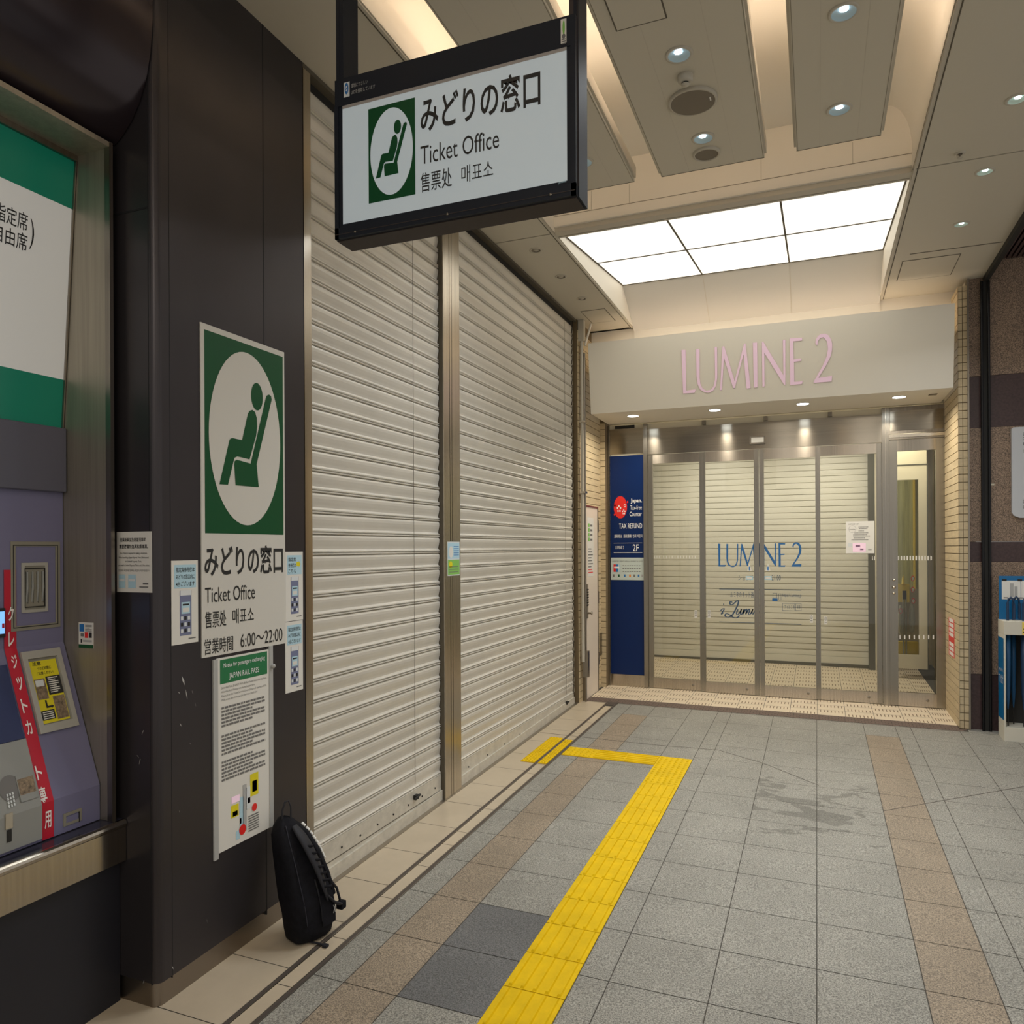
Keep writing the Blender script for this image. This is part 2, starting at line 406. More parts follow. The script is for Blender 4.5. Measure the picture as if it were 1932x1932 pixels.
# tactile paving
def bar(mb, x, y0, y1, w=.0075, h=.0065):
    a = F(x, y0); b = F(x, y1); z = .0045
    mb.add([(x - w, y0, a + z), (x + w, y0, a + z), (x + w, y1, b + z), (x - w, y1, b + z),
            (x - w * .6, y0 + .006, a + z + h), (x + w * .6, y0 + .006, a + z + h), (x + w * .6, y1 - .006, b + z + h), (x - w * .6, y1 - .006, b + z + h)],
           [(4, 5, 6, 7), (0, 1, 5, 4), (1, 2, 6, 5), (2, 3, 7, 6), (3, 0, 4, 7)], 'tactile_yellow')
def dots(mb, x0, x1, y0, y1, nx, ny):
    for i in range(nx):
        for k in range(ny):
            x = x0 + (x1 - x0) * (i + .5) / nx; y = y0 + (y1 - y0) * (k + .5) / ny; z = F(x, y) + .0045
            mb.lathe((x, y, z), [(.0105, 0), (.007, .006), (.0, .0062)], 'tactile_yellow', 8)
def tplate(mb, x0, x1, y0, y1): mb.fbox(x0 + .0004, x1 - .0004, y0 + .0022, y1 - .0022, 0, .0045, 'tactile_yellow'); mb.fbox(x0 + .001, x1 - .001, y0 - .002, y1 + .002, 0, .0022, 'tactile_edge')
mb = MB(); y = -2.9
TP = .2265; k = 0
while True:
    y1 = 4.70 - TP * k; y0 = y1 - TP; k += 1
    if y1 < -2: break
    tplate(mb, -1.024, -.80, y0, y1)
    for i in range(5): bar(mb, -1.024 + .224 * (i + .5) / 5, y0 + .006, y1 - .006)
tplate(mb, -1.024, -.80, 4.70, 5.285); dots(mb, -1.02, -.805, 4.71, 5.28, 6, 14)
xs = [-1.683, -1.46, -1.24, -1.026]
for i in range(3): tplate(mb, xs[i], xs[i + 1], 5.08, 5.285)
dots(mb, -1.68, -1.465, 5.085, 5.28, 6, 5)
for i in range(5):
    for a, b in ((-1.455, -1.245), (-1.235, -1.03)):
        yy = 5.10 + i * .041; mb.tube([(a, yy, F(a, yy) + .0045), (b, yy, F(b, yy) + .0045)], .006, 'tactile_yellow', 6)
mb.build('tactile_paving', label='yellow ribbed tactile paving strip bending left towards the shutter', cat='tactile paving')
mb = MB()
tplate(mb, -1.90, -1.799, 4.84, 5.48); dots(mb, -1.897, -1.802, 4.845, 5.475, 4, 20)
mb.build('tactile_tile', label='yellow studded tactile tile between the shutter and the drain slots', cat='tactile paving')
mb = MB()
tplate(mb, -1.774, -1.713, 4.84, 5.15); tplate(mb, -1.774, -1.713, 5.15, 5.45); dots(mb, -1.771, -1.716, 4.845, 5.445, 3, 19)
mb.build('tactile_tile', label='narrow yellow studded tactile tile lying between the two drain slots', cat='tactile paving')

# ------------------------------------------------------------------ ceiling
XL = -1.61; XR = .505; TZ = 4.09; YW = 4.87
mb = MB()
mb.box(-2.9, XL, -2, 1.9, CZ, CZ + .1, 'ceiling_paint'); mb.box(-2.2, XL, 1.9, 4.775, CZ, CZ + .1, 'ceiling_paint'); mb.box(-2.2, XL, 4.787, 7.14, CZ, CZ + .1, 'ceiling_paint'); mb.box(-2.2, XL, 4.775, 4.787, CZ + .012, CZ + .1, 'ceiling_joint')
mb.box(XR, 3.2, -2, 4.735, CZ, CZ + .1, 'ceiling_paint'); mb.box(XR, 1.215, 4.747, 7.14, CZ, CZ + .1, 'ceiling_paint'); mb.box(XR, 1.215, 4.735, 4.747, CZ + .012, CZ + .1, 'ceiling_joint')
mb.box(.63, 1.2, 6.10, 6.112, CZ - .0012, CZ + .01, 'ceiling_joint')
mb.box(XL - .018, XL - .004, -2, 7.13, CZ - .008, CZ + .01, 'bead'); mb.box(XR + .004, XR + .018, -2, 7.13, CZ - .008, CZ + .01, 'bead')
mb.box(XL - .03, XL - .024, -2, 7.13, CZ - .001, CZ + .01, 'ceiling_joint'); mb.box(XR + .024, XR + .03, -2, 7.13, CZ - .001, CZ + .01, 'ceiling_joint')
mb.build('ceiling', kind=ST)
mb = MB()   # trough above the hanging ceiling boards: top, coved sides, end wall
mb.box(XL - .1, XR + .1, -2, YW, TZ, TZ + .05, 'cove_paint')
prof = [(XR - .002, CZ), (XR - .002, CZ + .12)] + [(XR - .13 * (1 - math.cos(a * 1.5708 / 8)) * 1.0, CZ + .12 + .27 * math.sin(a * 1.5708 / 8)) for a in range(1, 9)]
mb.strip(prof, -2, YW, 'cove_paint', True)
mb.strip([(XL + .002, TZ), (XL + .002, CZ)], -2, YW, 'cove_paint'); mb.strip([(XL - .1, CZ + .1), (XL - .1, TZ + .05)], -2, YW, 'cove_paint'); mb.strip([(XR + .1, CZ + .1), (XR + .1, TZ + .05)], -2, YW, 'cove_paint')
mb.box(XL, XR, YW - .12, YW - .02, CZ + .03, TZ, 'cove_paint')
mb.box(XL, XR, YW - .122, YW - .119, CZ + .095, CZ + .098, 'joint_and_shadow')
for x in (-1.35, -1.1, -.3, .2): mb.box(x, x + .003, YW - .1215, YW - .119, CZ + .1, CZ + .22, 'bead')
mb.box(XL, XR, YW - .10, YW - .03, CZ, CZ + .03, 'bead')
mb.box(XL - .1, XR + .1, -2.05, -2, CZ, TZ, 'cove_paint')
mb.build('trim_1', kind=ST)
# slope behind the luminous panel, cheeks, white rear band
YB, ZB = 6.66, 3.955
mb = MB()
mb.add([(XL, YB, ZB), (XR, YB, ZB), (XR, 7.12, 3.665), (XL, 7.12, 3.665)], [(0, 3, 2, 1)], 'slope_paint')
mb.box(XL, XR, 7.12, 7.16, 3.55, 3.72, 'cove_paint')
for x in (-.905, -.2): mb.add([(x, YB, ZB - .002), (x + .004, YB, ZB - .002), (x + .004, 7.118, 3.661), (x, 7.118, 3.661)], [(0, 3, 2, 1)], 'bead')
mb.box(XL - .02, XL + .003, 4.872, 7.12, CZ + .001, 4.04, 'cove_paint')
mb.box(XR - .003, XR + .02, 4.872, 7.12, CZ + .001, 4.04, 'cove_paint')
mb.box(XL, XR, YW - .02, YW, CZ, 3.76, 'bead'); mb.box(XL, XR, 4.85, 7.2, 4.05, 4.1, 'cove_paint')
mb.build('trim_2', kind=ST)

# luminous ceiling panel: six diffusers in a thin grid
root = empty('luminous_ceiling_light', (-.55, YW, 3.745), 'glowing white ceiling light of six diffuser panels before the shop entrance', 'ceiling light')
pz = lambda y: 3.745 + (y - YW) / (YB - YW) * (ZB - 3.745)
xs = [XL + .004, -.905, -.2, XR - .004]; ym = 5.80
for i in range(3):
    for a, b in ((YW + .004, ym), (ym, YB - .004)):
        b_ = MB(); b_.add([(x, y, pz(y) + t) for t in (0, .012) for y in (a + .006, b - .006) for x in (xs[i] + .006, xs[i + 1] - .006)],
                          [(0, 2, 3, 1), (4, 5, 7, 6), (0, 1, 5, 4), (2, 6, 7, 3), (0, 4, 6, 2), (1, 3, 7, 5)], 'light_panel')
        b_.build('diffuser', root)
mb = MB()
def gbar(x0, x1, y0, y1): mb.add([(x, y, pz(y) + t) for t in (-.006, .01) for y in (y0, y1) for x in (x0, x1)], [(0, 2, 3, 1), (4, 5, 7, 6), (0, 1, 5, 4), (2, 6, 7, 3), (0, 4, 6, 2), (1, 3, 7, 5)], 'ceiling_joint')
for x in xs[1:3]: gbar(x - .006, x + .006, YW + .01, YB)
gbar(XL, XR, ym - .004, ym + .004); gbar(XL, XL + .012, YW, YB); gbar(XR - .012, XR, YW, YB); gbar(XL, XR, YB - .006, YB + .004)
mb.build('grid_frame', root)

# hanging ceiling boards with warm cove tubes above them
def board(x0, x1, y1, n):
    mb = MB(); mb.box(x0, x1, -1.8, y1, CZ, CZ + .06, 'ceiling_paint')
    mb.box(x0 - .012, x0, -1.8, y1 - .02, CZ + .014, CZ + .075, 'bead'); mb.box(x1, x1 + .012, -1.8, y1 - .02, CZ + .014, CZ + .075, 'bead')
    for a in (x0 + .004, x1 - .007): mb.box(a, a + .003, -1.8, y1 - .004, CZ - .0008, CZ, 'joint_and_shadow')  # shadow lines drawn in colour along the board's long edges
    mb.box(x0, x1, y1 - .007, y1 - .003, CZ - .0008, CZ, 'ceiling_joint')  # same painted shadow line across the board's end
    for q in (.28, .72): mb.box(x0 + (x1 - x0) * q, x0 + (x1 - x0) * q + .0018, -1.8, y1 - .02, CZ - .0005, CZ, 'bead')
    for yy in (-1.2, .8, 2.6, 4.0): mb.tube([((x0 + x1) / 2, yy, CZ + .05), ((x0 + x1) / 2, yy, TZ + .01)], .006, 'bead', 6)
    mb.build('trim_%d' % n, kind=ST)
board(-1.38, -.96, 4.285, 3); board(-.806, -.252, 4.29, 4); board(-.09, .314, 4.285, 5)
first = None
for x in (-1.34, -1.0, -.77, -.29, -.055, .28):
    for y in (-.9, .5, 1.9, 3.25):
        if first is None:
            first = empty('cove_tube_light', (x, y, CZ + .07), 'warm cove tube light lying on top of a hanging ceiling board', 'cove light', 'cove tubes above the hanging boards')
            b_ = MB(); b_.tube([(x, y - .5, CZ + .095), (x, y + .5, CZ + .095)], .013, 'cove_tube', 8); b_.build('tube', first)
            b_ = MB(); b_.box(x - .02, x + .02, y - .53, y + .53, CZ + .0605, CZ + .075, 'bead'); b_.build('batten', first); f0 = (x, y)
        else: dup(first, (x - f0[0], y - f0[1], 0))

# ceiling hatches
def hatch(x0, x1, y0, y1, lab, w=.006):
    mb = MB(); mb.box(x0, x1, y0, y1, CZ - .003, CZ - .0002, 'ceiling_paint')
    for a in ((x0 - w, x0, y0 - w, y1 + w), (x1, x1 + w, y0 - w, y1 + w), (x0, x1, y0 - w, y0), (x0, x1, y1, y1 + w)): mb.box(*a, CZ - .0025, CZ - .0002, 'ceiling_joint')
    mb.build('ceiling_hatch', label=lab, cat='ceiling hatch')
hatch(-.74, -.545, 2.2, 3.0, 'square access hatch in the wide ceiling board near the hanging sign')
hatch(.60, .965, 6.24, 6.68, 'access hatch outline in the soffit above the right brick pier')
hatch(-1.93, -1.72, 6.45, 6.82, 'small access hatch outline in the left soffit above the grey pipe')

# downlights
def downlight(x, y, z, r, lab, grp, can, lit, power=0., bead='bead', dep=.07):
    root = empty('downlight', (x, y, z), lab, 'downlight', grp)
    b_ = MB(); b_.lathe((x, y, z), [(r + .012, .0), (r + .012, -.004), (r, -.005), (r - .003, 0)], bead); b_.build('trim_ring', root)
    b_ = MB()
    b_.lathe((x, y, z), [(r - .003, -.0045), (r * .98, -.003), (r * .6, -.0012)], can if lit else 'speaker_grille'); b_.build('reflector', root)
    b_ = MB(); b_.lathe((x, y, z), [(0.0001, -.0042), (r * .46, -.0042), (r * .5, -.001)], 'lamp_cool' if lit else 'bead')
    b_.build('lamp', root)
    return root
# lit cool downlights in the boards (recessed cans)
def can_light(x, y, r, lab, grp, can, power):
    root = empty('downlight', (x, y, CZ), lab, 'downlight', grp)
    b_ = MB(); b_.lathe((x, y, CZ), [(r + .013, .0), (r + .012, -.004), (r + .001, -.006), (r, -.0015)], 'bead'); b_.build('trim_ring', root)
    b_ = MB(); b_.lathe((x, y, CZ), [(r, -.0045), (r * .86, -.0012), (r * .5, -.0009), (.0001, -.0008)], can); b_.build('reflector', root)
    b_ = MB(); b_.lathe((x, y - r * .38, CZ), [(r * .36, -.002), (r * .32, -.0045), (.0001, -.0048)], 'lamp_cool', 24, ex=.7); b_.build('lamp', root)
    area('downlight_lamp', (x, y, CZ - .02), r * 1.2, power, (.93, .97, 1), spread=130)
    return root
BR = .046
for x, y, lab in ((-.534, 3.25, 'cool white downlight in the wide ceiling board in front of the smoke detector'), (-.53, 3.96, 'cool white downlight beside the small round ceiling speaker'),
                  (.108, 3.24, 'cool white downlight in the narrow ceiling board nearest the top edge'), (.11, 3.95, 'cool white downlight near the far end of the narrow ceiling board'),
                  (-1.17, 3.96, 'cool white downlight half hidden behind the hanging ticket office sign')):
    can_light(x, y, BR, lab, 'cool downlights in the hanging boards', 'can_cool', 7)
for y, lab in ((4.18, 'lit downlight at the right picture edge of the right soffit'), (4.92, 'lit downlight in the right soffit just behind the sprinkler'), (5.665, 'lit downlight in the right soffit farthest from the camera')):
    can_light(.883, y, .038, lab, 'lit downlights in the right soffit', 'can_green', 6)
for y, lab in ((4.433, 'unlit round downlight in the left soffit closest to the hanging sign'), (4.997, 'unlit round downlight, second from the hanging sign in the left soffit'),
               (5.559, 'unlit round downlight, third from the hanging sign in the left soffit'), (6.118, 'unlit round downlight of the left soffit next to the small hatch')):
    downlight(-1.825, y, CZ, .034, lab, 'unlit downlights in the left soffit', 'bead', False)

# ceiling speakers, smoke detector, sprinkler
root = empty('ceiling_speaker', (-.53, 3.606, CZ), 'large round brown ceiling speaker beside the smoke detector', 'speaker')
b_ = MB(); b_.lathe((-.53, 3.606, CZ), [(.112, 0), (.112, -.012), (.103, -.016), (.1, -.012)], 'bead', 48); b_.build('rim', root)
b_ = MB(); b_.lathe((-.53, 3.606, CZ), [(.102, -.0135), (.0001, -.0145)], 'speaker_grille', 48); b_.box(-.452, -.446, 3.585, 3.615, CZ - .016, CZ - .013, 'white_plastic'); b_.build('grille', root)
root = empty('ceiling_speaker', (-.535, 4.119, CZ), 'small round ceiling speaker near the end of the wide board', 'speaker')
b_ = MB(); b_.lathe((-.535, 4.119, CZ), [(.072, 0), (.070, -.010), (.062, -.014), (.060, -.008)], 'bead', 40); b_.build('rim', root)
b_ = MB(); b_.lathe((-.535, 4.119, CZ), [(.061, -.008), (.0001, -.009)], 'speaker_grille', 40); b_.build('grille', root)
q = onz(1293, 143, CZ)
root = empty('smoke_detector', (q.x, q.y, CZ), 'beige smoke detector hanging from the wide ceiling board', 'smoke detector')
b_ = MB(); b_.lathe((q.x, q.y, CZ), [(.034, 0), (.034, -.022), (.028, -.030), (.016, -.032)], 'bead', 24); b_.build('housing', root)
b_ = MB(); b_.lathe((q.x, q.y, CZ), [(.016, -.030), (.014, -.038)], 'dark_hole', 20); b_.lathe((q.x, q.y, CZ), [(.018, -.037), (.018, -.042), (.0001, -.044)], 'bead', 20); b_.build('sensor_head', root)
q = onz(1811, 289, CZ)
root = empty('sprinkler_head', (q.x, q.y, CZ), 'small sprinkler head in the right soffit beside the ceiling joint', 'sprinkler')
b_ = MB(); b_.lathe((q.x, q.y, CZ), [(.028, 0), (.026, -.005), (.012, -.006)], 'bead', 24); b_.build('escutcheon', root)
b_ = MB(); b_.tube([(q.x, q.y, CZ), (q.x, q.y, CZ - .022)], .005, 'speaker_grille', 8); b_.lathe((q.x, q.y, CZ), [(.0001, -.022), (.014, -.023), (.014, -.026), (.0001, -.027)], 'bead', 16); b_.build('deflector', root)

# ------------------------------------------------------------------ left wall
mb = MB()
# clad pillar: plan outline with a rounded corner
R_ = .028; out = [(-2.62, 1.89)] + [(WX - R_ + R_ * math.sin(a * 1.5708 / 8), 1.89 + R_ - R_ * math.cos(a * 1.5708 / 8)) for a in range(0, 9)] + [(WX, 2.68), (-2.62, 2.68)]
def plan(mb, pts, z0f, z1f, m, smooth=False):
    n = len(pts)
    mb.add([(x, y, z0f(x, y)) for x, y in pts] + [(x, y, z1f(x, y)) for x, y in pts], [(i, (i + 1) % n, n + (i + 1) % n, n + i) for i in range(n)], m, smooth)
    mb.add([(x, y, z1f(x, y)) for x, y in pts], [tuple(range(n))], m)
plan(mb, out, lambda x, y: F(x, y) + .085, lambda x, y: CZ + .02, 'pillar_panel')
mb.box(WX - .01, WX + .0006, 2.425, 2.430, .14, CZ, 'pillar_seam')
mb.box(WX - .01, WX + .0006, 1.951, 1.953, .14, CZ, 'pillar_seam')
zs = ony(250, 398, 1.89).z
mb.box(-2.6, WX - .03, 1.8885, 1.90, zs - .003, zs + .003, 'pillar_seam')
mb.box(-2.0745, -2.072, 1.8895, 1.90, .14, CZ, 'pillar_seam')
mb.build('wall_left', kind=ST)
mb = MB(); out2 = [(x + (-.012 if x > -2.4 else 0), y + .008) if y < 2.6 else (x - .012, y) for x, y in out]
plan(mb, out2, lambda x, y: F(x, y) - .01, lambda x, y: F(x, y) + .084, 'steel_kick')
mb.build('baseboard_left', kind=ST)
# scratches chipped into the cladding
mb = MB(); pf = PX(WX)
for px, py, dx, dy in ((343, 1275, 5, 18), (350, 1300, 3, 20), (362, 1302, 2, 8), (336, 1305, 3, 4), (368, 1325, 1, 9), (339, 1364, 3, 7), (358, 1402, 2, 3), (338, 1528, 1, 7), (390, 1733, 1, 9), (324, 1822, 3, 7)):
    a = pf.px(px, py); b = pf.px(px + dx, py + dy); w = .0016
    mb.flat(pf, [(a[0] - w * .3, a[1]), (b[0] - w, (a[1] + b[1]) / 2), (b[0] + w * .3, b[1]), (a[0] + w, (a[1] + b[1]) / 2)], 'scratch', .0008)
ps = PYm(1.89)
for px, py, dx, dy in ((259, 1425, 3, 4), (265, 1432, -2, 10), (271, 1378, -3, 8), (268, 1475, 1, 10), (286, 1468, 5, 6), (296, 1520, -2, 5), (282, 1855, 3, 8), (272, 1850, -2, 6)):
    a = ps.px(px, py); b = ps.px(px + dx, py + dy); w = .0013
    if b[0] > -2.11: continue
    mb.flat(ps, [(a[0] - w, a[1]), (b[0] - w * .3, b[1]), (b[0] + w * .3, b[1]), (a[0] + w, a[1])], 'scratch', .0008)
mb.build('trim_6', kind=ST)

# steel jambs and the middle column of the shutters
def fsteel(name, y0, y1, x1, seams=()):
    mb = MB(); x0 = -2.2
    cuts = [y0] + list(seams) + [y1]
    for a, b in zip(cuts[:-1], cuts[1:]): mb.add([(x, y, F(x, y) - .005 if t == 0 else CZ - .002) for t in (0, 1) for y in (a + .0028, b - .0028) for x in (x0, x1)], [(0, 2, 3, 1), (4, 5, 7, 6), (0, 1, 5, 4), (2, 6, 7, 3), (0, 4, 6, 2), (1, 3, 7, 5)], 'steel')
    mb.box(x0, x1 - .006, y0 + .001, y1 - .001, .1, CZ - .003, 'ceiling_joint')
    return mb.build(name, kind=ST)
fsteel('trim_7', 2.681, 2.736, WX + .001)
fsteel('trim_8', 3.985, 4.205, WX + .004, (4.066, 4.094))
fsteel('trim_9', 6.622, 6.648, WX - .02)
mb = MB(); mb.box(-2.3, -2.2, 2.68, 6.9, 0, 4, 'dark_hole'); mb.box(-2.2, -2.085, 2.737, 6.614, 3.62, 3.69, 'dark_hole')
mb.box(-2.2, WX + .002, 2.68, 6.9, 3.678, 3.697, 'ceiling_joint')
mb.build('trim_10', kind=ST)
mb = MB(); mb.fbox(-2.2, WX + .012, 2.737, 6.66, -.008, .004, 'drain_steel'); mb.build('trim_11', kind=ST)

def shutter(y0, y1, lab, wires):
    root = empty('roller_shutter', ((-2.07), (y0 + y1) / 2, F(-2.07, (y0 + y1) / 2)), lab, 'roller shutter')
    P = .0937; xb = -2.075; z = .26; prof = []
    sh = [(0, -.008), (.012, .001), (.04, .0055), (.075, .0055), (.10, .001), (.112, -.006), (.125, .001), (.16, .0055), (.195, .0055), (.225, -.001), (.30, -.0038), (.42, -.002), (.56, .001), (.72, .0036), (.86, .0038), (.95, .001), (.985, -.003)]
    while z < 3.62:
        for f_, dx in sh: prof.append((xb + dx * 1.1, z + f_ * P))
        z += P
    mb = MB(); mb.strip(prof[::-1], y0 + .003, y1 - .003, 'shutter_paint'); mb.build('slat_curtain', root)
    mb = MB(); a, b = y0 + .003, y1 - .003
    for x0_, x1_, zl, zh in ((-2.09, -2.068, .055, .262), (-2.09, -2.058, .004, .062)):
        mb.add([(x, y, (F(x, y) + zl) if t == 0 else (zh if zh > .2 else F(x, y) + zh)) for t in (0, 1) for y in (a, b) for x in (x0_, x1_)], [(0, 2, 3, 1), (4, 5, 7, 6), (0, 1, 5, 4), (2, 6, 7, 3), (0, 4, 6, 2), (1, 3, 7, 5)], 'shutter_bar')
    mb.box(-2.069, -2.0665, a, b, .17, .1735, 'ceiling_joint')
    for i in range(8):
        y = a + (b - a) * (i + .5) / 8; mb.lathe((-2.068, y, .205), [(.005, 0), (.005, .004), (.0001, .005)], 'dark_hole', 8, 'x')
    mb.build('bottom_bar', root)
    for w in wires:
        b_ = MB(); b_.tube([(-2.062, w, .30), (-2.062, w, 3.6)], .0012, 'ceiling_joint', 5)
        b_.box(-2.066, -2.05, w - .012, w + .02, .215, .24, 'dark_hole'); b_.tube([(-2.052, w - .02, .225), (-2.047, w + .03, .235)], .006, 'dark_hole', 6)
        b_.build('lock_cable', root)
shutter(2.737, 3.984, 'near white roller shutter right of the dark pillar, pulled down', [onx(781, 1000, -2.062).y])
shutter(4.206, 6.614, 'far white roller shutter reaching to the grey pipe, pulled down', [onx(1067, 1000, -2.062).y])

# yellow scuffs on the column and its small sticker
mb = MB(); pc = PX(WX + .004)
a = onx(841, 1060, WX + .004); 
r = [onx(843, 1022, WX), onx(866, 1085, WX)]
pb = (r[0].y, r[1].z, r[1].y, r[0].z)
root = empty('column_sticker', (WX + .004, (pb[0] + pb[2]) / 2, pb[1]), 'blue and green instruction sticker on the steel column between shutters', 'sticker')
b_ = MB(); b_.pbox(pc, pb[0], pb[1], pb[2], pb[3], .0, .0008, 'paper_cool'); zm = (pb[1] + pb[3]) / 2
b_.rect(pc, pb[0] + .004, zm, pb[2] - .004, pb[3] - .006, 'card_blue', .0012); b_.rect(pc, pb[0] + .004, pb[1] + .006, pb[2] - .004, zm - .006, 'green_leaf', .0012)
b_.disc(pc, pb[0] + .045, zm + .04, .03, .035, 'paper', .0016); b_.disc(pc, pb[0] + .04, zm - .035, .022, .02, 'warn_yellow', .0016)
for k in range(5): b_.rect(pc, pb[0] + .08, zm + .02 + k * .013, pb[2] - .012, zm + .024 + k * .013, 'logo_blue', .0016)
for k in range(3): b_.rect(pc, pb[0] + .015, pb[1] + .02 + k * .016, pb[2] - .02, pb[1] + .024 + k * .016, 'ink_grey', .0016)
b_.build('sticker_face', root)

# brick pier beyond the far shutter with the white service door
def bricks(mb, pl, a0, a1, z0, z1, joints=(), d=.004, pitch=.0625):
    z = z0; k = 0
    while z < z1:
        zt = min(z + pitch - .0055, z1); cs = [a0] + list(joints) + [a1]
        for p, q in zip(cs[:-1], cs[1:]): mb.pbox(pl, p + (.002 if p != a0 else 0), z, q - (.002 if q != a1 else 0), zt, 0, d, 'brick')
        z += pitch; k += 1
mb = MB(); mb.box(-2.3, -2.034, 6.66, 7.42, 0, 3.7, 'brick_joint'); bricks(mb, PX(-2.034), 6.662, 7.42, .15, 3.60, d=.006)
mb.box(-2.3, -1.976, 7.42, 7.60, 0, 3.7, 'brick_joint'); bricks(mb, PYm(7.42), -2.028, -1.976, .17, 2.86, d=.006)
mb.build('wall_left', kind=ST)
pd = PX(-2.028)
root = empty('door_1', (-2.028, 7.04, F(-2.03, 7.04)), 'white steel service door in the brick side wall', 'door', kind=ST)
y0, y1, zt = 6.775, 7.215, onx(1115, 958, -2.02).z
b_ = MB(); b_.pbox(pd, y0, .17, y1, zt, .0, .022, 'white_door'); b_.build('leaf', root, bevel=.002)
b_ = MB()
for a in ((y0 - .012, .165, y0, zt + .015), (y1, .165, y1 + .014, zt + .015), (y0, zt, y1, zt + .015)): b_.pbox(pd, *a, 0, .028, 'steel_dark')
for zz in (.45, 1.05, 1.75): b_.pbox(pd, y1 + .0, zz, y1 + .014, zz + .12, .026, .034, 'steel_dark')
b_.build('frame', root)
h = onx(1106, 1135, -2.0)
b_ = MB(); b_.pbox(pd, 6.80, h.z - .16, 6.85, h.z + .16, .022, .034, 'speaker_grille')
for k in range(7): b_.pbox(pd, 6.805, h.z - .04 + k * .024, 6.845, h.z - .028 + k * .024, .034, .040, 'dark_hole')
b_.tube([(-1.994, 6.825, h.z - .11), (-1.96, 6.825, h.z - .11)], .009, 'steel', 8); b_.lathe((-1.96, 6.825, h.z - .11), [(.016, 0), (.018, .008), (.0001, .014)], 'steel', 12, 'x')
b_.build('keypad_lock', root)
r = (onx(1109, 976, -2.0), onx(1121, 1087, -2.0))
root = empty('door_poster', (-2.005, r[0].y, r[1].z), 'white poster with green figures taped to the white service door', 'poster')
b_ = MB(); pp = PX(-2.0058); b_.pbox(pp, r[0].y, r[1].z, r[1].y, r[0].z, 0, .0008, 'paper')
W = r[1].y - r[0].y; Hh = r[0].z - r[1].z
for k in range(4):
    zz = r[0].z - Hh * (.10 + k * .08); b_.rect(pp, r[0].y + W * .12, zz - Hh * .06, r[0].y + W * .38, zz, 'green_leaf', .0012); b_.rect(pp, r[0].y + W * .45, zz - Hh * .05, r[0].y + W * .8, zz - Hh * .015, 'ink_grey', .0012)
for k in range(9): b_.rect(pp, r[0].y + W * .12, r[1].z + Hh * (.06 + .05 * k), r[0].y + W * (.88 - .12 * (k % 3)), r[1].z + Hh * (.078 + .05 * k), 'red' if k < 2 else 'ink_grey', .0012)
b_.build('poster_sheet', root)
# pipes in front of the brick beside the far shutter
root = empty('drain_pipe', (-2.0, 6.70, F(-2, 6.7)), 'grey vertical pipe with a slanted cap beside the far shutter', 'pipe')
zc = onx(1100, 605, -2.0).z
b_ = MB(); b_.tube([(-2.0, 6.69, .55), (-2.0, 6.69, 3.62)], .016, 'bead', 12); b_.tube([(-1.985, 6.725, .17), (-1.985, 6.725, 3.4)], .010, 'steel_dark', 10); b_.build('riser', root)
b_ = MB(); b_.box(-2.028, -1.975, 6.668, 6.725, 3.50, 3.695, 'bead'); b_.tube([(-1.97, 6.70, 3.46), (-1.93, 6.76, 3.67)], .010, 'cove_paint', 8); b_.build('cap_bracket', root)
b_ = MB(); z_ = onx(1101, 1255, -1.98).z; b_.box(-2.005, -1.955, 6.70, 6.745, z_ - .12, z_ + .12, 'steel_dark'); b_.build('floor_socket', root)
for zz in (2.1, 2.75): b_ = MB(); b_.box(-2.02, -1.965, 6.67, 6.74, zz, zz + .018, 'steel_bright'); b_.build('pipe_clamp', root)
q = (onx(1132, 1195, -2.02), onx(1141, 1232, -2.02))
root = empty('wall_box', (-2.025, (q[0].y + q[1].y) / 2, q[1].z), 'small dark steel box set in the left brick wall near the floor', 'wall box')
b_ = MB(); b_.pbox(PX(-2.028), q[0].y, q[1].z, q[1].y, q[0].z, .0, .012, 'steel_dark'); b_.build('cover_plate', root, bevel=.002)

# ------------------------------------------------------------------ right brick pier and granite wall
mb = MB(); mb.box(1.043, 1.10, 6.832, 8.0, .1, 3.64, 'brick_joint')
plx = Pl((1.043, 0, 0), (0, -1, 0), (0, 0, 1))
bricks(mb, plx, -7.54, -6.826, .165, 3.64, d=.006); bricks(mb, PYm(6.832), 1.037, 1.100, .165, 3.64, joints=(1.068,), d=.006)
mb.build('wall_right', kind=ST)
mb = MB(); mb.box(1.100, 1.112, 6.815, 6.86, .1, 3.69, 'steel_dark'); mb.build('trim_12', kind=ST)
mb = MB(); GY = 6.86
zt = lambda py, px=1870: ony(px, py, GY).z
bands = [(-.1, zt(1273), 'wall_granite_dark'), (zt(1273), zt(1060), 'wall_granite'), (zt(1060), zt(1022), 'wall_granite_dark'), (zt(1022), zt(806), 'wall_granite'),
         (zt(806), zt(708), 'wall_granite_dark'), (zt(708), 4.0, 'wall_granite')]
for a, b, m in bands: mb.box(1.112, 3.2, GY + (.004 if m == 'wall_granite_dark' else 0), GY + .2, a + .001, b - .001, m)
mb.build('wall_right', kind=ST)
mb = MB()
for i in range(26): 
    x = 1.30 + i * .035; mb.add([(x, 4.75, 3.82), (x + .022, 4.75, 3.82), (x + .022, 6.86, 3.82), (x, 6.86, 3.82), (x, 4.75, 3.86), (x + .022, 4.75, 3.86), (x + .022, 6.86, 3.86), (x, 6.86, 3.86)], [(0, 1, 2, 3), (0, 4, 5, 1), (1, 5, 6, 2), (3, 2, 6, 7), (0, 3, 7, 4)], 'wall_granite_dark')
mb.box(1.2, 3.2, 4.75, 6.95, 3.86, 3.9, 'dark_hole'); mb.box(1.215, 1.25, 4.74, 6.86, 3.66, 3.9, 'dark_hole')
mb.build('trim_13', kind=ST)
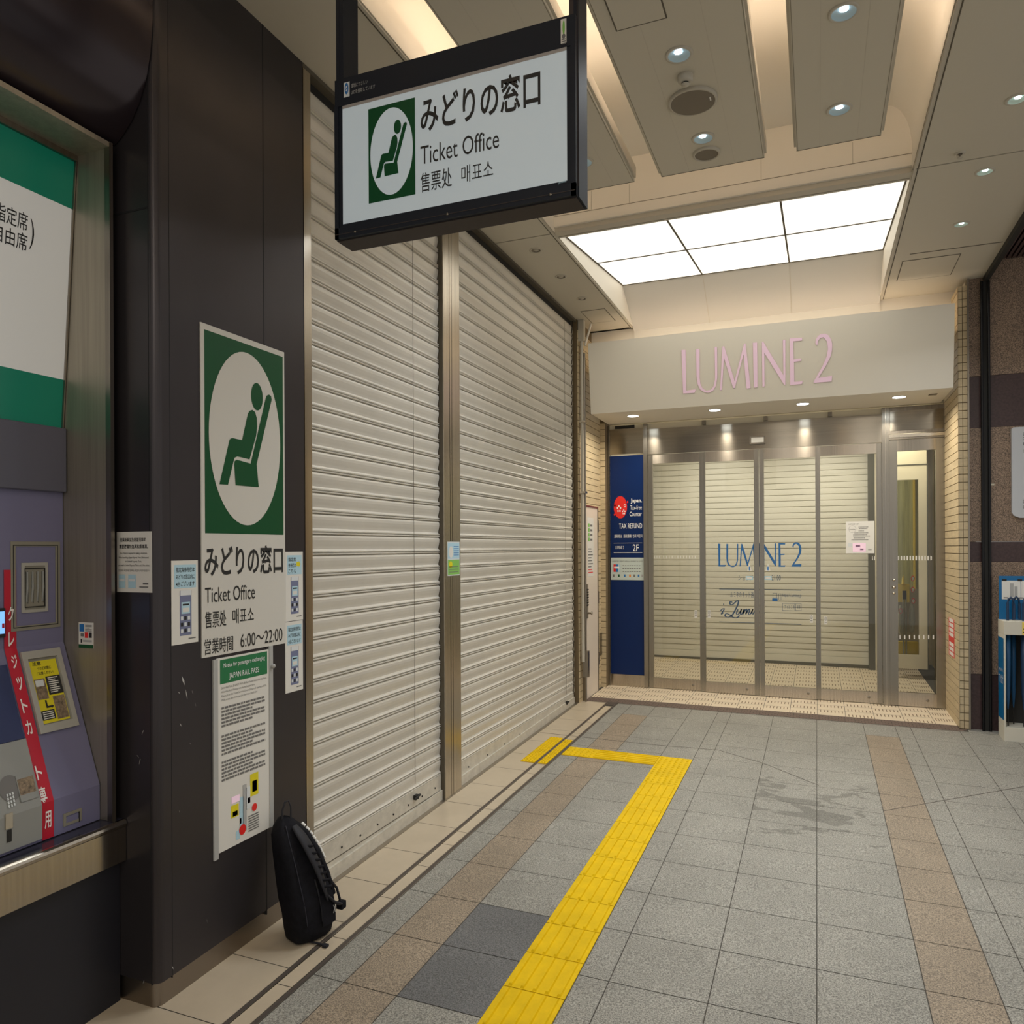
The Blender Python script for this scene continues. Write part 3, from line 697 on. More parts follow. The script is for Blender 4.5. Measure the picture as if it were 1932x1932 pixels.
root = empty('downpipe', (1.223, 6.80, F(1.22, 6.8)), 'pair of glossy black vertical pipes in front of the granite wall', 'pipe')
for x in (1.200, 1.247):
    b_ = MB(); b_.tube([(x, 6.83, F(x, 6.83) - .002), (x, 6.83, 3.66)], .010, 'black_pipe', 10); b_.build('pipe', root)
b_ = MB(); b_.box(1.205, 1.242, 6.838, 6.858, F(1.22, 6.84), 3.66, 'dark_hole'); b_.build('back_channel', root)
q = ony(1872, 914, GY); mb = MB(); mb.box(q.x - .008, q.x + .014, GY - .004, GY - .0005, q.z - .008, q.z + .006, 'cream_wall')
mb.build('wall_tag', label='tiny cream tag on the granite wall beside the black pipes', cat='tag')
mb = MB(); mb.box(-2.3, -1.976, 7.6, 7.7, 0, 4.1, 'cream_wall'); mb.box(-2.3, 1.3, 7.14, 7.2, 3.3, 4.1, 'cove_paint'); mb.box(-2.2, XL, 7.1, 7.14, CZ - .0, 4, 'cove_paint'); mb.box(1.10, 1.112, 6.9, 7.7, 0, 4, 'cream_wall')
mb.box(-1.92, .985, 6.87, 7.14, 3.30, 3.32, 'cove_paint')
mb.build('wall_back', kind=ST)

# ------------------------------------------------------------------ shop fascia with pink letters
pF = Pl((0, 6.78, 2.84), (1, 0, 0), (0, -.14, 1)); FL, FR = -1.94, .998; FH = pF.px(1400, 616)[1]
root = empty('shop_fascia', ((FL + FR) / 2, 6.78, 2.84), 'cream fascia box above the entrance carrying pink shop letters', 'fascia sign')
mb = MB()
bk = [(FL, 6.78, 2.84), (FR, 6.78, 2.84), (FR, 7.44, 2.84), (FL, 7.44, 2.84)]
t0 = pF.p(FL, FH); t1 = pF.p(FR, FH)
mb.add([bk[0], bk[1], bk[2], bk[3], t0, t1, (FR, 6.86, t1.z), (FL, 6.86, t0.z), (FR, 6.86, 2.87), (FL, 6.86, 2.87), (FR, 7.44, 2.87), (FL, 7.44, 2.87)],
       [(0, 1, 5, 4), (4, 5, 6, 7), (0, 3, 2, 1), (6, 8, 9, 7), (8, 10, 11, 9), (2, 3, 11, 10), (0, 4, 7, 9), (0, 9, 11, 3), (1, 8, 6, 5), (1, 2, 10, 8)], 'fascia_paint')
mb.build('box', root)
z2 = lambda L, s, ox, oy: [(ox + a / s, oy + b / s) for a, b in L]
LET = [
 z2([(947, 370), (983, 370), (990, 722), (1073, 712), (1060, 742), (962, 748)], 4.6, 1080, 580),
 z2([(1073, 362), (1103, 362), (1105, 610), (1112, 665), (1130, 702), (1162, 724), (1200, 716), (1226, 684), (1239, 620), (1235, 345), (1256, 345), (1258, 610), (1246, 684), (1222, 722), (1185, 741), (1150, 738), (1110, 714), (1088, 668), (1078, 600)], 4.6, 1080, 580),
 z2([(1302, 340), (1318, 338), (1408, 640), (1490, 315), (1503, 315), (1547, 700), (1512, 705), (1485, 408), (1410, 700), (1396, 700), (1316, 440), (1298, 718), (1282, 720)], 4.6, 1080, 580),
 z2([(1567, 307), (1603, 305), (1607, 693), (1575, 697)], 4.6, 1080, 580),
 z2([(1645, 300), (1657, 300), (1832, 590), (1827, 283), (1848, 281), (1848, 672), (1838, 672), (1666, 395), (1668, 688), (1650, 690)], 4.6, 1080, 580),
 z2([(765, 1685), (828, 1682), (826, 1696), (783, 1700), (785, 1790), (822, 1785), (822, 1797), (786, 1803), (788, 1902), (830, 1898), (826, 1912), (768, 1918)], 2.639, 1200, 0),
 z2([(172, 395), (174, 365), (190, 335), (215, 316), (248, 312), (280, 324), (303, 358), (313, 400), (312, 450), (300, 505), (262, 580), (198, 684), (313, 668), (308, 715), (155, 727), (160, 712), (232, 585), (266, 505), (278, 440), (270, 378), (242, 342), (215, 346), (196, 370), (188, 412)], 4.472, 1500, 560)]
LUV = [[pF.px(*p) for p in L] for L in LET]
for L in LUV:
    b_ = MB(); b_.prism(pF, L, 0, .006, 'pink', 'pink_rim'); b_.build('letter', root)
for (x, lab) in ((-1.60, 'left end by the blue sign'), (-.851, 'left of the sliding door sensor'), (-.106, 'right of the sliding door sensor'), (.639, 'right end by the hinged glass door')):
    r_ = empty('downlight', (x, 7.02, 2.84), 'lit round downlight under the fascia, ' + lab, 'downlight', 'downlights under the fascia')
    b_ = MB(); b_.lathe((x, 7.02, 2.84), [(.056, 0), (.056, -.003), (.05, -.004)], 'bead', 24); b_.build('trim_ring', r_)
    b_ = MB(); b_.lathe((x, 7.02, 2.84), [(.05, -.0035), (.0001, -.005)], 'lamp_cool', 24); b_.build('lamp', r_)
    area('fascia_lamp', (x, 7.02, 2.832), .09, 7, (1, .90, .74), spread=150)
q = onz(1760, 744, 2.84); mb = MB(); mb.box(q.x - .03, q.x + .03, q.y - .03, q.y + .03, 2.836, 2.8395, 'speaker_grille'); mb.build('vent_plate', root)

# cove light behind the fascia shining up the rear band
root = empty('cove_tube_light', (-.5, 7.0, 3.32), 'hidden tube light in the gap behind the fascia top', 'cove light')
b_ = MB(); b_.tube([(-1.8, 7.0, 3.345), (.9, 7.0, 3.345)], .012, 'cove_tube', 8); b_.build('tube', root)
b_ = MB(); b_.box(-1.85, .95, 6.98, 7.02, 3.3205, 3.333, 'bead'); b_.build('batten', root)

# ------------------------------------------------------------------ entrance: steel frame, four sliding glass leaves, hinged leaf
pD = PYm(DY)
def X_(px, py=1000): return ony(px, py, DY).x
HB = 2.53; HT = 2.822; FZ = F(-.3, DY)
mb = MB()
zt_ = 2.838
for a, b in ((-1.976, -1.956), (-1.607, -1.567), (.545, .600)): mb.box(a, b, DY - .03, DY + .05, F(a, DY) - .004, zt_, 'steel_stile')
mb.box(.572, .575, DY - .0315, DY - .029, .18, zt_, 'steel_bright')
mb.box(-1.567, .545, DY - .02, DY + .05, HB, HT - .04, 'steel_mid'); mb.box(-1.956, -1.607, DY - .02, DY + .05, 2.545, 2.80, 'steel_mid')
mb.box(.600, 1.043, DY - .02, DY + .05, 2.60, 2.838, 'steel_dark'); mb.box(.612, 1.03, DY - .024, DY - .019, 2.625, 2.80, 'steel_mid')
mb.box(.600, 1.043, DY - .035, DY + .05, 2.565, 2.592, 'steel_bright'); mb.box(.600, 1.043, DY - .03, DY + .05, 2.548, 2.563, 'steel_dark')
mb.build('trim_14', kind=ST)
mb = MB(); mb.box(-1.976, 1.043, DY + .0, DY + .03, HT - .04, 2.838, 'cream_wall')
for x in (-1.03, -.46, .10): mb.box(x, x + .035, DY - .035, DY, HT - .03, 2.832, 'steel_dark')
mb.box(-1.90, -1.70, DY - .01, DY, 2.806, 2.836, 'dark_hole'); mb.build('trim_15', kind=ST)
q0 = pD.px(1415, 825); q1 = pD.px(1444, 838)
root = empty('door_sensor', (q0[0], DY - .02, q1[1]), 'small rectangular door sensor on the steel header', 'sensor')
b_ = MB(); b_.pbox(pD, q0[0], q1[1], q1[0], q0[1], .02, .045, 'steel_dark'); b_.pbox(pD, q0[0] + .015, q1[1] + .015, q1[0] - .012, q0[1] - .012, .045, .048, 'white_plastic'); b_.build('sensor_case', root)

def leaf(name, x0, x1, s0, s1, y, rail=.10, top=.10, zt=HB - .004, ztop=None):
    root = empty(name, ((x0 + x1) / 2, y, F((x0 + x1) / 2, y)), None, None, kind=ST)
    zb = F((x0 + x1) / 2, y) + .006
    b_ = MB(); b_.box(x0, x0 + s0, y - .018, y + .018, zb, zt, 'steel_stile'); b_.box(x1 - s1, x1, y - .018, y + .018, zb, zt, 'steel_stile')
    b_.box(x0 + s0, x1 - s1, y - .016, y + .016, zb, zb + rail, 'steel'); b_.box(x0 + s0, x1 - s1, y - .016, y + .016, zt - top, zt, 'steel')
    b_.lathe((x1 - s1 - .07, y - .017, zb + rail * .5), [(.012, 0), (.012, -.002), (.008, -.003), (.0001, -.0035)], 'steel_dark', 16, 'y')
    b_.build('frame', root)
    b_ = MB(); b_.box(x0 + s0, x1 - s1, y - .003, y + .003, zb + rail, zt - top, 'glass'); b_.build('pane', root)
    return root
L1 = leaf('door_2', -1.563, -1.011, .045, .050, DY + .012, top=.09)
L2 = leaf('door_3', -1.009, -.507, .005, .045, DY - .008)
L3 = leaf('door_4', -.503, -.0, .042, .010, DY - .008)
L4 = leaf('door_5', -.009, .543, .040, .043, DY + .012, top=.09)
L5 = leaf('door_6', .602, 1.041, .066, .073, DY, rail=.12, top=.10, zt=2.545)
# push plates / lock on the hinged leaf
b_ = MB()
for py, r_ in ((1094, .008), (1108, .012), (1119, .009)):
    c = pD.px(1686, py); b_.lathe((c[0], DY - .02, c[1]), [(r_ + .004, 0), (r_ + .003, -.006), (r_, -.018), (.0001, -.022)], 'steel_bright', 14, 'y')
b_.build('lock_cylinder', L5)
# safety marks on the glass
def marks(pxs, py, w, h, par, y):
    pg = PYm(y - .004); b_ = MB()
    for x in pxs:
        c = pg.px(x, py); b_.rect(pg, c[0] - w, c[1] - h, c[0] + w, c[1] + h, 'white_plastic', .0008)
    b_.build('safety_marks', par)
marks([1695 + 5.6 * i for i in range(12)], 1053, .006, .019, L5, DY); marks([1698 + 9 * i for i in range(8)], 1202, .005, .018, L5, DY)
marks([1235 + 4.5 * i for i in range(3)] + [1252 + 5.4 * i for i in range(12)], 1051, .003, .013, L1, DY + .012)
marks([1646, 1650], 1053, .004, .019, L4, DY + .012)
for par, y, pxs in ((L1, DY + .012, (1313,)), (L2, DY - .008, (1338,)), (L3, DY - .008, (1531,)), (L4, DY + .012, (1558,))):
    pg = PYm(y - .004); b_ = MB(); py = {1313: 1158, 1338: 1158, 1531: 1167, 1558: 1170}[pxs[0]]
    c = pg.px(pxs[0], py); b_.rect(pg, c[0] - .014, c[1] - .04, c[0] + .014, c[1] + .035, 'paper', .0006); b_.ring(pg, c[0], c[1] + .012, .010, .016, .002, 'ink_grey', .0012, 20)
    b_.tube([pg.p(c[0] - .004, c[1] + .004, .0014), pg.p(c[0] + .003, c[1] + .018, .0014)], .001, 'ink_grey', 4); b_.rect(pg, c[0] - .009, c[1] - .022, c[0] + .009, c[1] - .017, 'ink_grey', .0012)
    b_.build('hand_sticker', par)

# lettering applied to the glass of the two middle leaves
pg = PYm(DY - .013)
umin = min(p[0] for L in LUV for p in L); umax = max(p[0] for L in LUV for p in L); vmin = min(p[1] for L in LUV for p in L); vmax = max(p[1] for L in LUV for p in L)
A = pg.px(1355, 1070); B = pg.px(1512, 1023)
root = empty('glass_lettering', (A[0], DY - .014, A[1]), 'blue and grey shop lettering stuck on the middle sliding door glass', 'glass lettering')
b_ = MB()
for L in LUV: b_.flat(pg, [(A[0] + (u - umin) / (umax - umin) * (B[0] - A[0]), A[1] + (v - vmin) / (vmax - vmin) * (B[1] - A[1])) for u, v in L], 'glass_blue', .0004)
b_.build('shop_name', root)
b_ = MB()
def gt(st, x0, y0, x1, y1, m='glass_ink', **k): a = pg.px(x0, y1); b = pg.px(x1, y0); b_.text(pg, st, a[0], a[1], b[0], b[1], m, .0004, **k)
gt('ショップ', 1393, 1085, 1421, 1095); gt('21:00', 1456, 1085, 1473, 1095); gt('ルミネのネット通', 1378, 1117, 1422, 1127); gt('https://i.lumine.jp', 1476, 1120, 1512, 1128)
gt('アイルミネ', 1480, 1142, 1499, 1149)
gt('検索', 1503, 1142, 1510, 1149)
for yy in (1111.3, 1173.2):
    a = pg.px(1357, yy); b = pg.px(1512, yy); b_.rect(pg, a[0], a[1] - .003, b[0], a[1] + .003, 'glass_ink', .0004)
for (x0, y0, x1, y1) in ((1476, 1139, 1500, 1152), (1501, 1139, 1512, 1152), (1458, 1119, 1466, 1128), (1469, 1120, 1474, 1132)):
    a = pg.px(x0, y1); b = pg.px(x1, y0); w = .003
    for r_ in ((a[0], a[1], b[0], a[1] + w), (a[0], b[1] - w, b[0], b[1]), (a[0], a[1], a[0] + w, b[1]), (b[0] - w, a[1], b[0], b[1])): b_.rect(pg, *r_, 'glass_ink', .0004)
a = pg.px(1457, 1134); b = pg.px(1467, 1129); b_.rect(pg, a[0], a[1], b[0], b[1], 'glass_blue', .0004)
b_.build('small_lettering', root)
def ribbon2(b_, pts, w):     # pen stroke on the glass, points read at the lettering
    Q = [pg.px(1080 + x / 4.6, 960 + y / 4.6) for x, y in pts]; Q2 = []
    for i in range(len(Q) - 1):
        p0, p1, p2, p3 = Q[max(i - 1, 0)], Q[i], Q[i + 1], Q[min(i + 2, len(Q) - 1)]
        for k in range(5):
            t = k / 5; Q2.append(tuple(.5 * (2 * b + (c - a) * t + (2 * a - 5 * b + 4 * c - d) * t * t + (3 * b - a - 3 * c + d) * t ** 3) for a, b, c, d in zip(p0, p1, p2, p3)))
    Q2.append(Q[-1]); n = len(Q2); vs = []
    for i, q in enumerate(Q2):
        a, c = Q2[max(i - 1, 0)], Q2[min(i + 1, n - 1)]; dx, dy = c[0] - a[0], c[1] - a[1]; l = math.hypot(dx, dy) or 1
        ww = w * 1.35 * (.5 + .75 * abs(dy) / l); vs += [pg.p(q[0] - dy / l * ww, q[1] + dx / l * ww, .0004), pg.p(q[0] + dy / l * ww, q[1] - dx / l * ww, .0004)]
    b_.add(vs, [(2 * i, 2 * i + 1, 2 * i + 3, 2 * i + 2) for i in range(n - 1)], 'glass_ink')
b_ = MB()
c_ = pg.px(1080 + 1312 / 4.6, 960 + 828 / 4.6); b_.disc(pg, c_[0], c_[1], .005, .008, 'glass_ink', .0004, 12)
ribbon2(b_, [(1285, 885), (1305, 868), (1318, 868), (1300, 900), (1292, 915), (1312, 902)], .0035)
ribbon2(b_, [(1388, 812), (1370, 805), (1368, 826), (1390, 830), (1425, 800), (1440, 800), (1436, 830), (1415, 875), (1385, 925), (1350, 940), (1325, 930), (1335, 910), (1365, 920), (1400, 945), (1430, 945), (1450, 925)], .0042)
ribbon2(b_, [(1437, 872), (1424, 905), (1432, 918), (1452, 900), (1468, 870), (1456, 905), (1466, 918), (1480, 895), (1492, 870), (1480, 915)], .0034)
ribbon2(b_, [(1482, 910), (1500, 880), (1512, 870), (1514, 885), (1504, 915), (1522, 885), (1535, 870), (1538, 885), (1528, 912), (1540, 916), (1556, 895), (1566, 870), (1556, 905), (1568, 915)], .0034)
ribbon2(b_, [(1568, 915), (1585, 880), (1600, 870), (1602, 890), (1596, 915), (1615, 910), (1640, 895), (1655, 880), (1645, 868), (1630, 885), (1630, 910), (1650, 916), (1675, 900)], .0034)
b_.build('script_lettering', root)
b_ = MB()
for cx in (1414, 1449):
    a = pg.px(cx - 7, 1094); b = pg.px(cx + 7, 1087); b_.rect(pg, a[0], a[1], b[0], b[1], 'card_blue', .0014); 
    a = pg.px(cx - 5, 1092.5); b = pg.px(cx + 5, 1088.5); b_.rect(pg, a[0], a[1], b[0], b[1], 'paper', .0018)
    a = pg.px(cx - 4.5, 1077); b = pg.px(cx + 4.5, 1077); c = pg.px(cx, 1063); b_.flat(pg, [a, b, c], 'paper', .0014)
    a = pg.px(cx - 1.2, 1076); b = pg.px(cx + 1.2, 1069); b_.rect(pg, a[0], a[1], b[0], b[1], 'logo_blue', .0018)
b_.build('door_opening_stickers', root)
a = pD.px(1596, 1044); b = pD.px(1649.5, 983)
root = empty('notice_paper', (a[0], DY - .01, a[1]), 'white paper notice with a pink map taped to the rightmost sliding door', 'notice')
b_ = MB(); pn = PYm(DY - .0085); b_.pbox(pn, a[0], a[1], b[0], b[1], 0, .001, 'white_plastic')
W = b[0] - a[0]; Hh = b[1] - a[1]; R2 = lambda u0, v0, u1, v1, m: b_.rect(pn, a[0] + W * u0, b[1] - Hh * v1, a[0] + W * u1, b[1] - Hh * v0, m, .0016)
b_.text(pn, 'LUMINE 2 2F', a[0] + W * .1, b[1] - Hh * .11, a[0] + W * .45, b[1] - Hh * .065, 'ink_grey', .0016)
b_.ring(pn, a[0] + W * .23, b[1] - Hh * .24, W * .13, Hh * .11, .002, 'ink_faint', .0016); b_.text(pn, 'lumine', a[0] + W * .13, b[1] - Hh * .27, a[0] + W * .33, b[1] - Hh * .225, 'ink_grey', .0016)
for u, v, w_ in ((.45, .17, .35), (.47, .22, .3), (.45, .29, .2), (.3, .35, .5), (.26, .41, .5), (.26, .45, .6), (.28, .51, .4), (.2, .57, .6)): 
    x = u
    while x < u + w_: R2(x, v, x + .035, v + .022, 'ink_grey'); x += .05
R2(.24, .68, .70, .95, 'pink'); R2(.34, .74, .5, .80, 'paper'); R2(.08, .68, .22, .79, 'paper_cool'); R2(.5, .85, .62, .9, 'paper'); R2(.78, .86, .9, .9, 'ink_faint')
b_.build('sheet', root)

# blue sign board left of the doors
root = empty('tax_refund_sign', (-1.78, DY, .31), 'tall dark blue tax refund sign board left of the glass doors', 'sign')
x0, x1 = -1.952, -1.611; zb, ztp = .315, 2.53
b_ = MB(); b_.box(x0, x1, DY - .012, DY + .02, zb, ztp, 'refund_blue'); b_.build('board', root)
b_ = MB(); b_.box(x0 - .004, x1 + .004, DY - .016, DY + .03, F(-1.8, DY) - .002, zb - .002, 'steel'); b_.build('kick_plate', root)
pB = PYm(DY - .013)
def bt(b_, st, X0, Y0, X1, Y1, m='ink_white', **k): a = pB.px(X0, Y1); b = pB.px(X1, Y0); b_.text(pB, st, a[0], a[1], b[0], b[1], m, .001, **k)
b_ = MB(); bt(b_, 'Japan.', 1190, 940, 1211, 950.5, bold=.02); bt(b_, 'Tax-free', 1189, 953, 1211, 962); bt(b_, 'Counter', 1188, 965, 1211, 974)
bt(b_, 'TAX REFUND', 1168, 987, 1211.5, 997.5, bold=.005); bt(b_, '退税柜台  退税櫃檯  면세 카운터', 1159, 1008, 1212, 1015)
bt(b_, 'LUMINE 2', 1161, 1030, 1177, 1036); bt(b_, '2F', 1194, 1027, 1205, 1040, bold=.01)
for yy in (1024.5, 1042.5): a = pB.px(1158, yy + .5); b = pB.px(1212, yy - .5); b_.rect(pB, a[0], a[1], b[0], b[1], 'ink_white', .001)
b_.build('lettering', root)
b_ = MB(); c = pB.px(1170.5, 957); e = pB.px(1183, 957); rr = e[0] - c[0]; e2 = pB.px(1170.5, 936); rz = e2[1] - c[1]; b_.disc(pB, c[0], c[1], rr, rz, 'red', .001)
for fx, fy, fr in ((1168, 960, .55), (1177, 966, .4), (1179, 954, .28)):
    q = pB.px(fx, fy)
    for k in range(5):
        an = 1.5708 + k * 6.28319 / 5; u = rr * fr * .45; b_.disc(pB, q[0] + math.cos(an) * u, q[1] + math.sin(an) * u * 1.6, u * .42, u * .7, 'ink_white', .0015, 10)
for fx, fy in ((1184, 947), (1159.5, 971), (1160, 954)):
    q = pB.px(fx, fy); b_.disc(pB, q[0], q[1], .008, .012, 'red', .001, 10)
b_.build('flower_emblem', root)
b_ = MB(); a = pB.px(1152.8, 1094); b = pB.px(1216, 1052.2); b_.pbox(pB, a[0], a[1], min(b[0], x1), b[1], 0, .0015, 'refund_card'); W = x1 - a[0]; Hh = b[1] - a[1]
b_.text(pB, 'UNION PAY, CREDIT CARDS & E-PAYMENT ACCEPTED', a[0] + W * .04, b[1] - Hh * .2, x1 - .006, b[1] - Hh * .13, 'ink_grey', .002)
def q_(u0, v0, u1, v1, m, d=.002): b_.rect(pB, a[0] + W * u0, b[1] - Hh * v1, a[0] + W * u1, b[1] - Hh * v0, m, d)
q_(.08, .30, .17, .64, 'red'); q_(.15, .30, .24, .64, 'logo_blue', .0023); q_(.22, .30, .28, .64, 'card_blue', .0025); q_(.10, .40, .26, .48, 'ink_white', .003)
for k in range(3):
    for j in range(8): q_(.36 + j * .07, .34 + k * .13, .41 + j * .07, .37 + k * .13, 'ink_grey')
for u, m in ((.06, 'ink_grey'), (.22, 'green'), (.40, 'logo_blue'), (.56, 'orange'), (.69, 'ink_grey'), (.82, 'logo_blue'), (.93, 'ink_faint')): q_(u, .75, u + .05, .86, m)
b_.build('payment_sticker', root)

# red strip sticker on the right brick pier
q0 = onx(1790, 1175, 1.037); q1 = onx(1801, 1243, 1.037)
plr = Pl((1.0368, 0, 0), (0, -1, 0), (0, 0, 1)); ya, yb = -q0.y, -q1.y
root = empty('red_strip_sticker', (1.036, q0.y, q1.z), 'vertical red sticker with white letters on the right brick pier', 'sticker')
b_ = MB(); b_.pbox(plr, min(ya, yb), q1.z, max(ya, yb), q0.z + .05, 0, .0008, 'red'); n = 8
for k in range(n): 
    zz = q1.z + (q0.z + .05 - q1.z) * (k + .2) / n; b_.rect(plr, min(ya, yb) + .03, zz, max(ya, yb) - .03, zz + .03, 'white_text' if k not in (3,) else 'red', .0013)
b_.build('sticker_face', root)

# ------------------------------------------------------------------ lobby behind the glass
mb = MB(); mb.box(-2.1, 1.3, 9.9, 10.0, 0, 3.2, 'cream_wall'); mb.box(-2.1, -1.99, 7.7, 10, 0, 3.2, 'cream_wall'); mb.box(1.22, 1.3, 7.7, 10, 0, 3.2, 'cream_wall')
mb.build('wall_back', kind=ST)
mb = MB(); mb.box(-2.1, 1.3, 7.6, 10, 2.86, 2.95, 'cream_wall'); mb.build('ceiling', kind=ST)
mb = MB(); mb.box(-2.0, -1.925, 9.3, 9.5, .2, 2.86, 'inner_dark'); mb.box(.535, .60, 9.30, 9.5, .2, 2.86, 'inner_dark'); mb.box(.60, .72, 9.30, 9.5, .2, 2.86, 'cream_wall'); mb.build('trim_16', kind=ST)
root = empty('roller_shutter', (-.7, 9.4, F(-.7, 9.4)), 'cream inner roller shutter standing closed behind the glass doors', 'roller shutter')
b_ = MB(); z = .34; prof = []
while z < 2.86:
    for f_, dx in ((0, .003), (.04, .003), (.06, 0), (.5, -.0012), (.96, 0)): prof.append((dx, z + f_ * .069))
    z += .069
n = len(prof); b_.add([(-1.925, 9.40 + d, z) for d, z in prof] + [(.535, 9.40 + d, z) for d, z in prof], [(i, n + i, n + i + 1, i + 1) for i in range(n - 1)], 'inner_shutter')
z = .34
while z < 2.86: b_.box(-1.925, .535, 9.3965, 9.402, z + .0005, z + .0032, 'inner_line'); z += .069
b_.build('slat_curtain', root)
b_ = MB(); b_.box(-1.925, .535, 9.385, 9.42, .26, .34, 'inner_shutter'); b_.box(-1.925, .535, 9.375, 9.43, .215, .262, 'inner_dark'); b_.build('bottom_bar', root)
# inner hinged door with glazed upper part, at the right
YI = 8.9
pI = PYm(YI)
def xi(px, py=1000): return pI.px(px, py)[0]
root = empty('door_7', (.78, YI, F(.8, YI)), None, None, kind=ST)
za = pI.px(1720, 1262)[1]; zb_ = pI.px(1720, 878)[1]; zg0 = pI.px(1715, 1235)[1]; zg1 = pI.px(1715, 905)[1]
xa, xb_, xc, xd = xi(1680), xi(1693), xi(1733), xi(1749)
b_ = MB(); b_.box(xa, xb_, YI, YI + .03, za, zb_, 'cream_wall'); b_.box(xc, xd, YI, YI + .03, za, zb_, 'cream_wall'); b_.box(xb_, xc, YI, YI + .03, za, zg0, 'cream_wall'); b_.box(xb_, xc, YI, YI + .03, zg1, zb_, 'cream_wall')
b_.box(xd, xd + .01, YI - .005, YI + .03, za, zb_ + .02, 'inner_dark'); b_.box(xa, xd, YI - .005, YI + .03, zb_, zb_ + .012, 'inner_dark'); b_.box(xa, xd, YI, YI + .04, zb_ + .012, 2.86, 'cream_wall'); b_.build('frame', root)
b_ = MB(); b_.box(xb_, xc, YI + .012, YI + .018, zg0, zg1, 'glass'); b_.build('pane', root)
mb = MB(); zc0 = pI.px(1715, 1060)[1]; mb.box(xb_ - .05, xc + .03, YI + .3, YI + .33, zc0 - .3, zg1 + .2, 'curtain'); mb.box(xc - .02, xc, YI + .28, YI + .30, zc0 - .3, zg1 + .1, 'yellow_plastic')
mb.build('curtain', label='olive green curtain hanging behind the inner glazed door', cat='curtain')
# stored things behind the inner door
root = empty('cleaning_cart', (xi(1712, 1150), YI + .2, F(.8, YI)), 'yellow cleaning cart with clear bags behind the inner glazed door', 'cleaning cart')
p2 = PYm(YI + .10); rc = lambda x0, y0, x1, y1: (*p2.px(x0, y1), *p2.px(x1, y0))
b_ = MB(); b_.pbox(p2, *rc(1691, 1102, 1716, 1136), -.05, 0, 'yellow_plastic'); b_.pbox(p2, *rc(1691, 1212, 1733, 1236), -.08, 0, 'yellow_plastic'); b_.build('tray', root)
b_ = MB(); a = p2.px(1706, 1175); c = p2.p(*a)
for cx, cy, r1, r2 in ((1699, 1170, .03, .16), (1720, 1165, .03, .16)):
    c = p2.p(*p2.px(cx, cy), .03); b_.lathe(c, [(.002, -r2), (r1 * .7, -r2 * .8), (r1, -.02), (r1 * .8, r2 * .6), (.01, r2)], 'clear_bag', 12)
b_.build('clear_bag', root)
b_ = MB()
for cx in (1704, 1709): b_.tube([p2.p(*p2.px(cx, 1234), .05), p2.p(*p2.px(cx - 1, 1118), .05)], .008, 'clear_bag', 8)
b_.box(*sorted((p2.px(1702, 1130)[0], p2.px(1709, 1130)[0])), YI + .04, YI + .06, p2.px(1705, 1130)[1], p2.px(1705, 1114)[1], 'ink'); b_.build('pole', root)
b_ = MB()
for cx, cy, m in ((1721, 1091, 'red'), (1721, 1112, 'red'), (1722, 1133, 'red'), (1698, 1152, 'red')):
    c = p2.px(cx, cy); b_.disc(p2, c[0], c[1], .018, .03, m, .058, 20); b_.disc(p2, c[0], c[1], .012, .02, 'paper', .060, 20)
b_.build('round_label', root)
b_ = MB(); c = p2.px(1704, 1093); b_.lathe(p2.p(c[0], c[1], .0), [(.016, -.05), (.012, 0), (.005, .03), (.0001, .05)], 'tag_yellow', 12); b_.build('bottle', root)
# white louvred panels folding away at the right of the lobby
root = empty('louvre_panel', (1.10, 8.2, F(1.1, 8.2)), 'white louvred side panel seen through the hinged glass door', 'louvre')
b_ = MB(); z = .45
while z < 2.45: b_.add([(1.16, 7.85, z), (1.16, 9.0, z), (1.20, 9.0, z + .05), (1.20, 7.85, z + .05), (1.165, 7.85, z - .006), (1.165, 9.0, z - .006)], [(0, 1, 2, 3), (0, 4, 5, 1)], 'white_plastic'); z += .069
b_.build('slats', root)
b_ = MB(); b_.box(1.20, 1.215, 7.8, 9.05, .2, 2.6, 'inner_dark'); b_.box(1.15, 1.20, 9.0, 9.05, .2, 2.6, 'inner_dark'); b_.build('frame', root)

# ------------------------------------------------------------------ hanging sign
SYP = 2.0; pS = PYm(SYP)
P = lambda x, y: pS.px(x, y)
a = P(634, 450); b = P(1087, 40)
xL, xR = a[0], P(1087, 200)[0]; zB = (P(637, 450)[1] + P(1086, 372)[1]) / 2; zT = (P(637, 152)[1] + P(1086, 27)[1]) / 2
root = empty('ticket_office_sign', ((xL + xR) / 2, SYP + .05, zB), 'black framed hanging ticket office sign with white face on two posts', 'hanging sign')
D = .095; zH = (P(645, 198)[1] + P(1070, 92)[1]) / 2   # header bottom
b_ = MB(); b_.box(xL, xR, SYP, SYP + D, zB, zT, 'sign_black'); b_.box(xL + .003, xR - .003, SYP + .008, SYP + D - .008, zB - .003, zB, 'sign_brown')
fr = .014; b_.box(xL, xR, SYP - .006, SYP, zB, zB + .034, 'sign_black'); b_.box(xL, xL + fr, SYP - .006, SYP, zB, zH, 'sign_black'); b_.box(xR - fr, xR, SYP - .006, SYP, zB, zH, 'sign_black')
b_.box(xL, xR, SYP - .003, SYP, zH, zT, 'sign_black'); b_.box(xL + .002, xR - .002, SYP - .007, SYP - .005, zB + .012, zB + .014, 'sign_brown'); b_.box(xR, xR + .002, SYP + .01, SYP + D - .01, zB + .03, CZ, 'sign_brown')
b_.build('housing', root)
for x in (xL - .004, xR - .022):
    b_ = MB(); b_.box(x, x + .026, SYP + .012, SYP + D, zT - .5, CZ, 'sign_black'); b_.box(x - .0006, x + .012, SYP + .0115, SYP + D, zT, CZ, 'sign_brown' if x > -1 else 'sign_black'); b_.build('post', root)
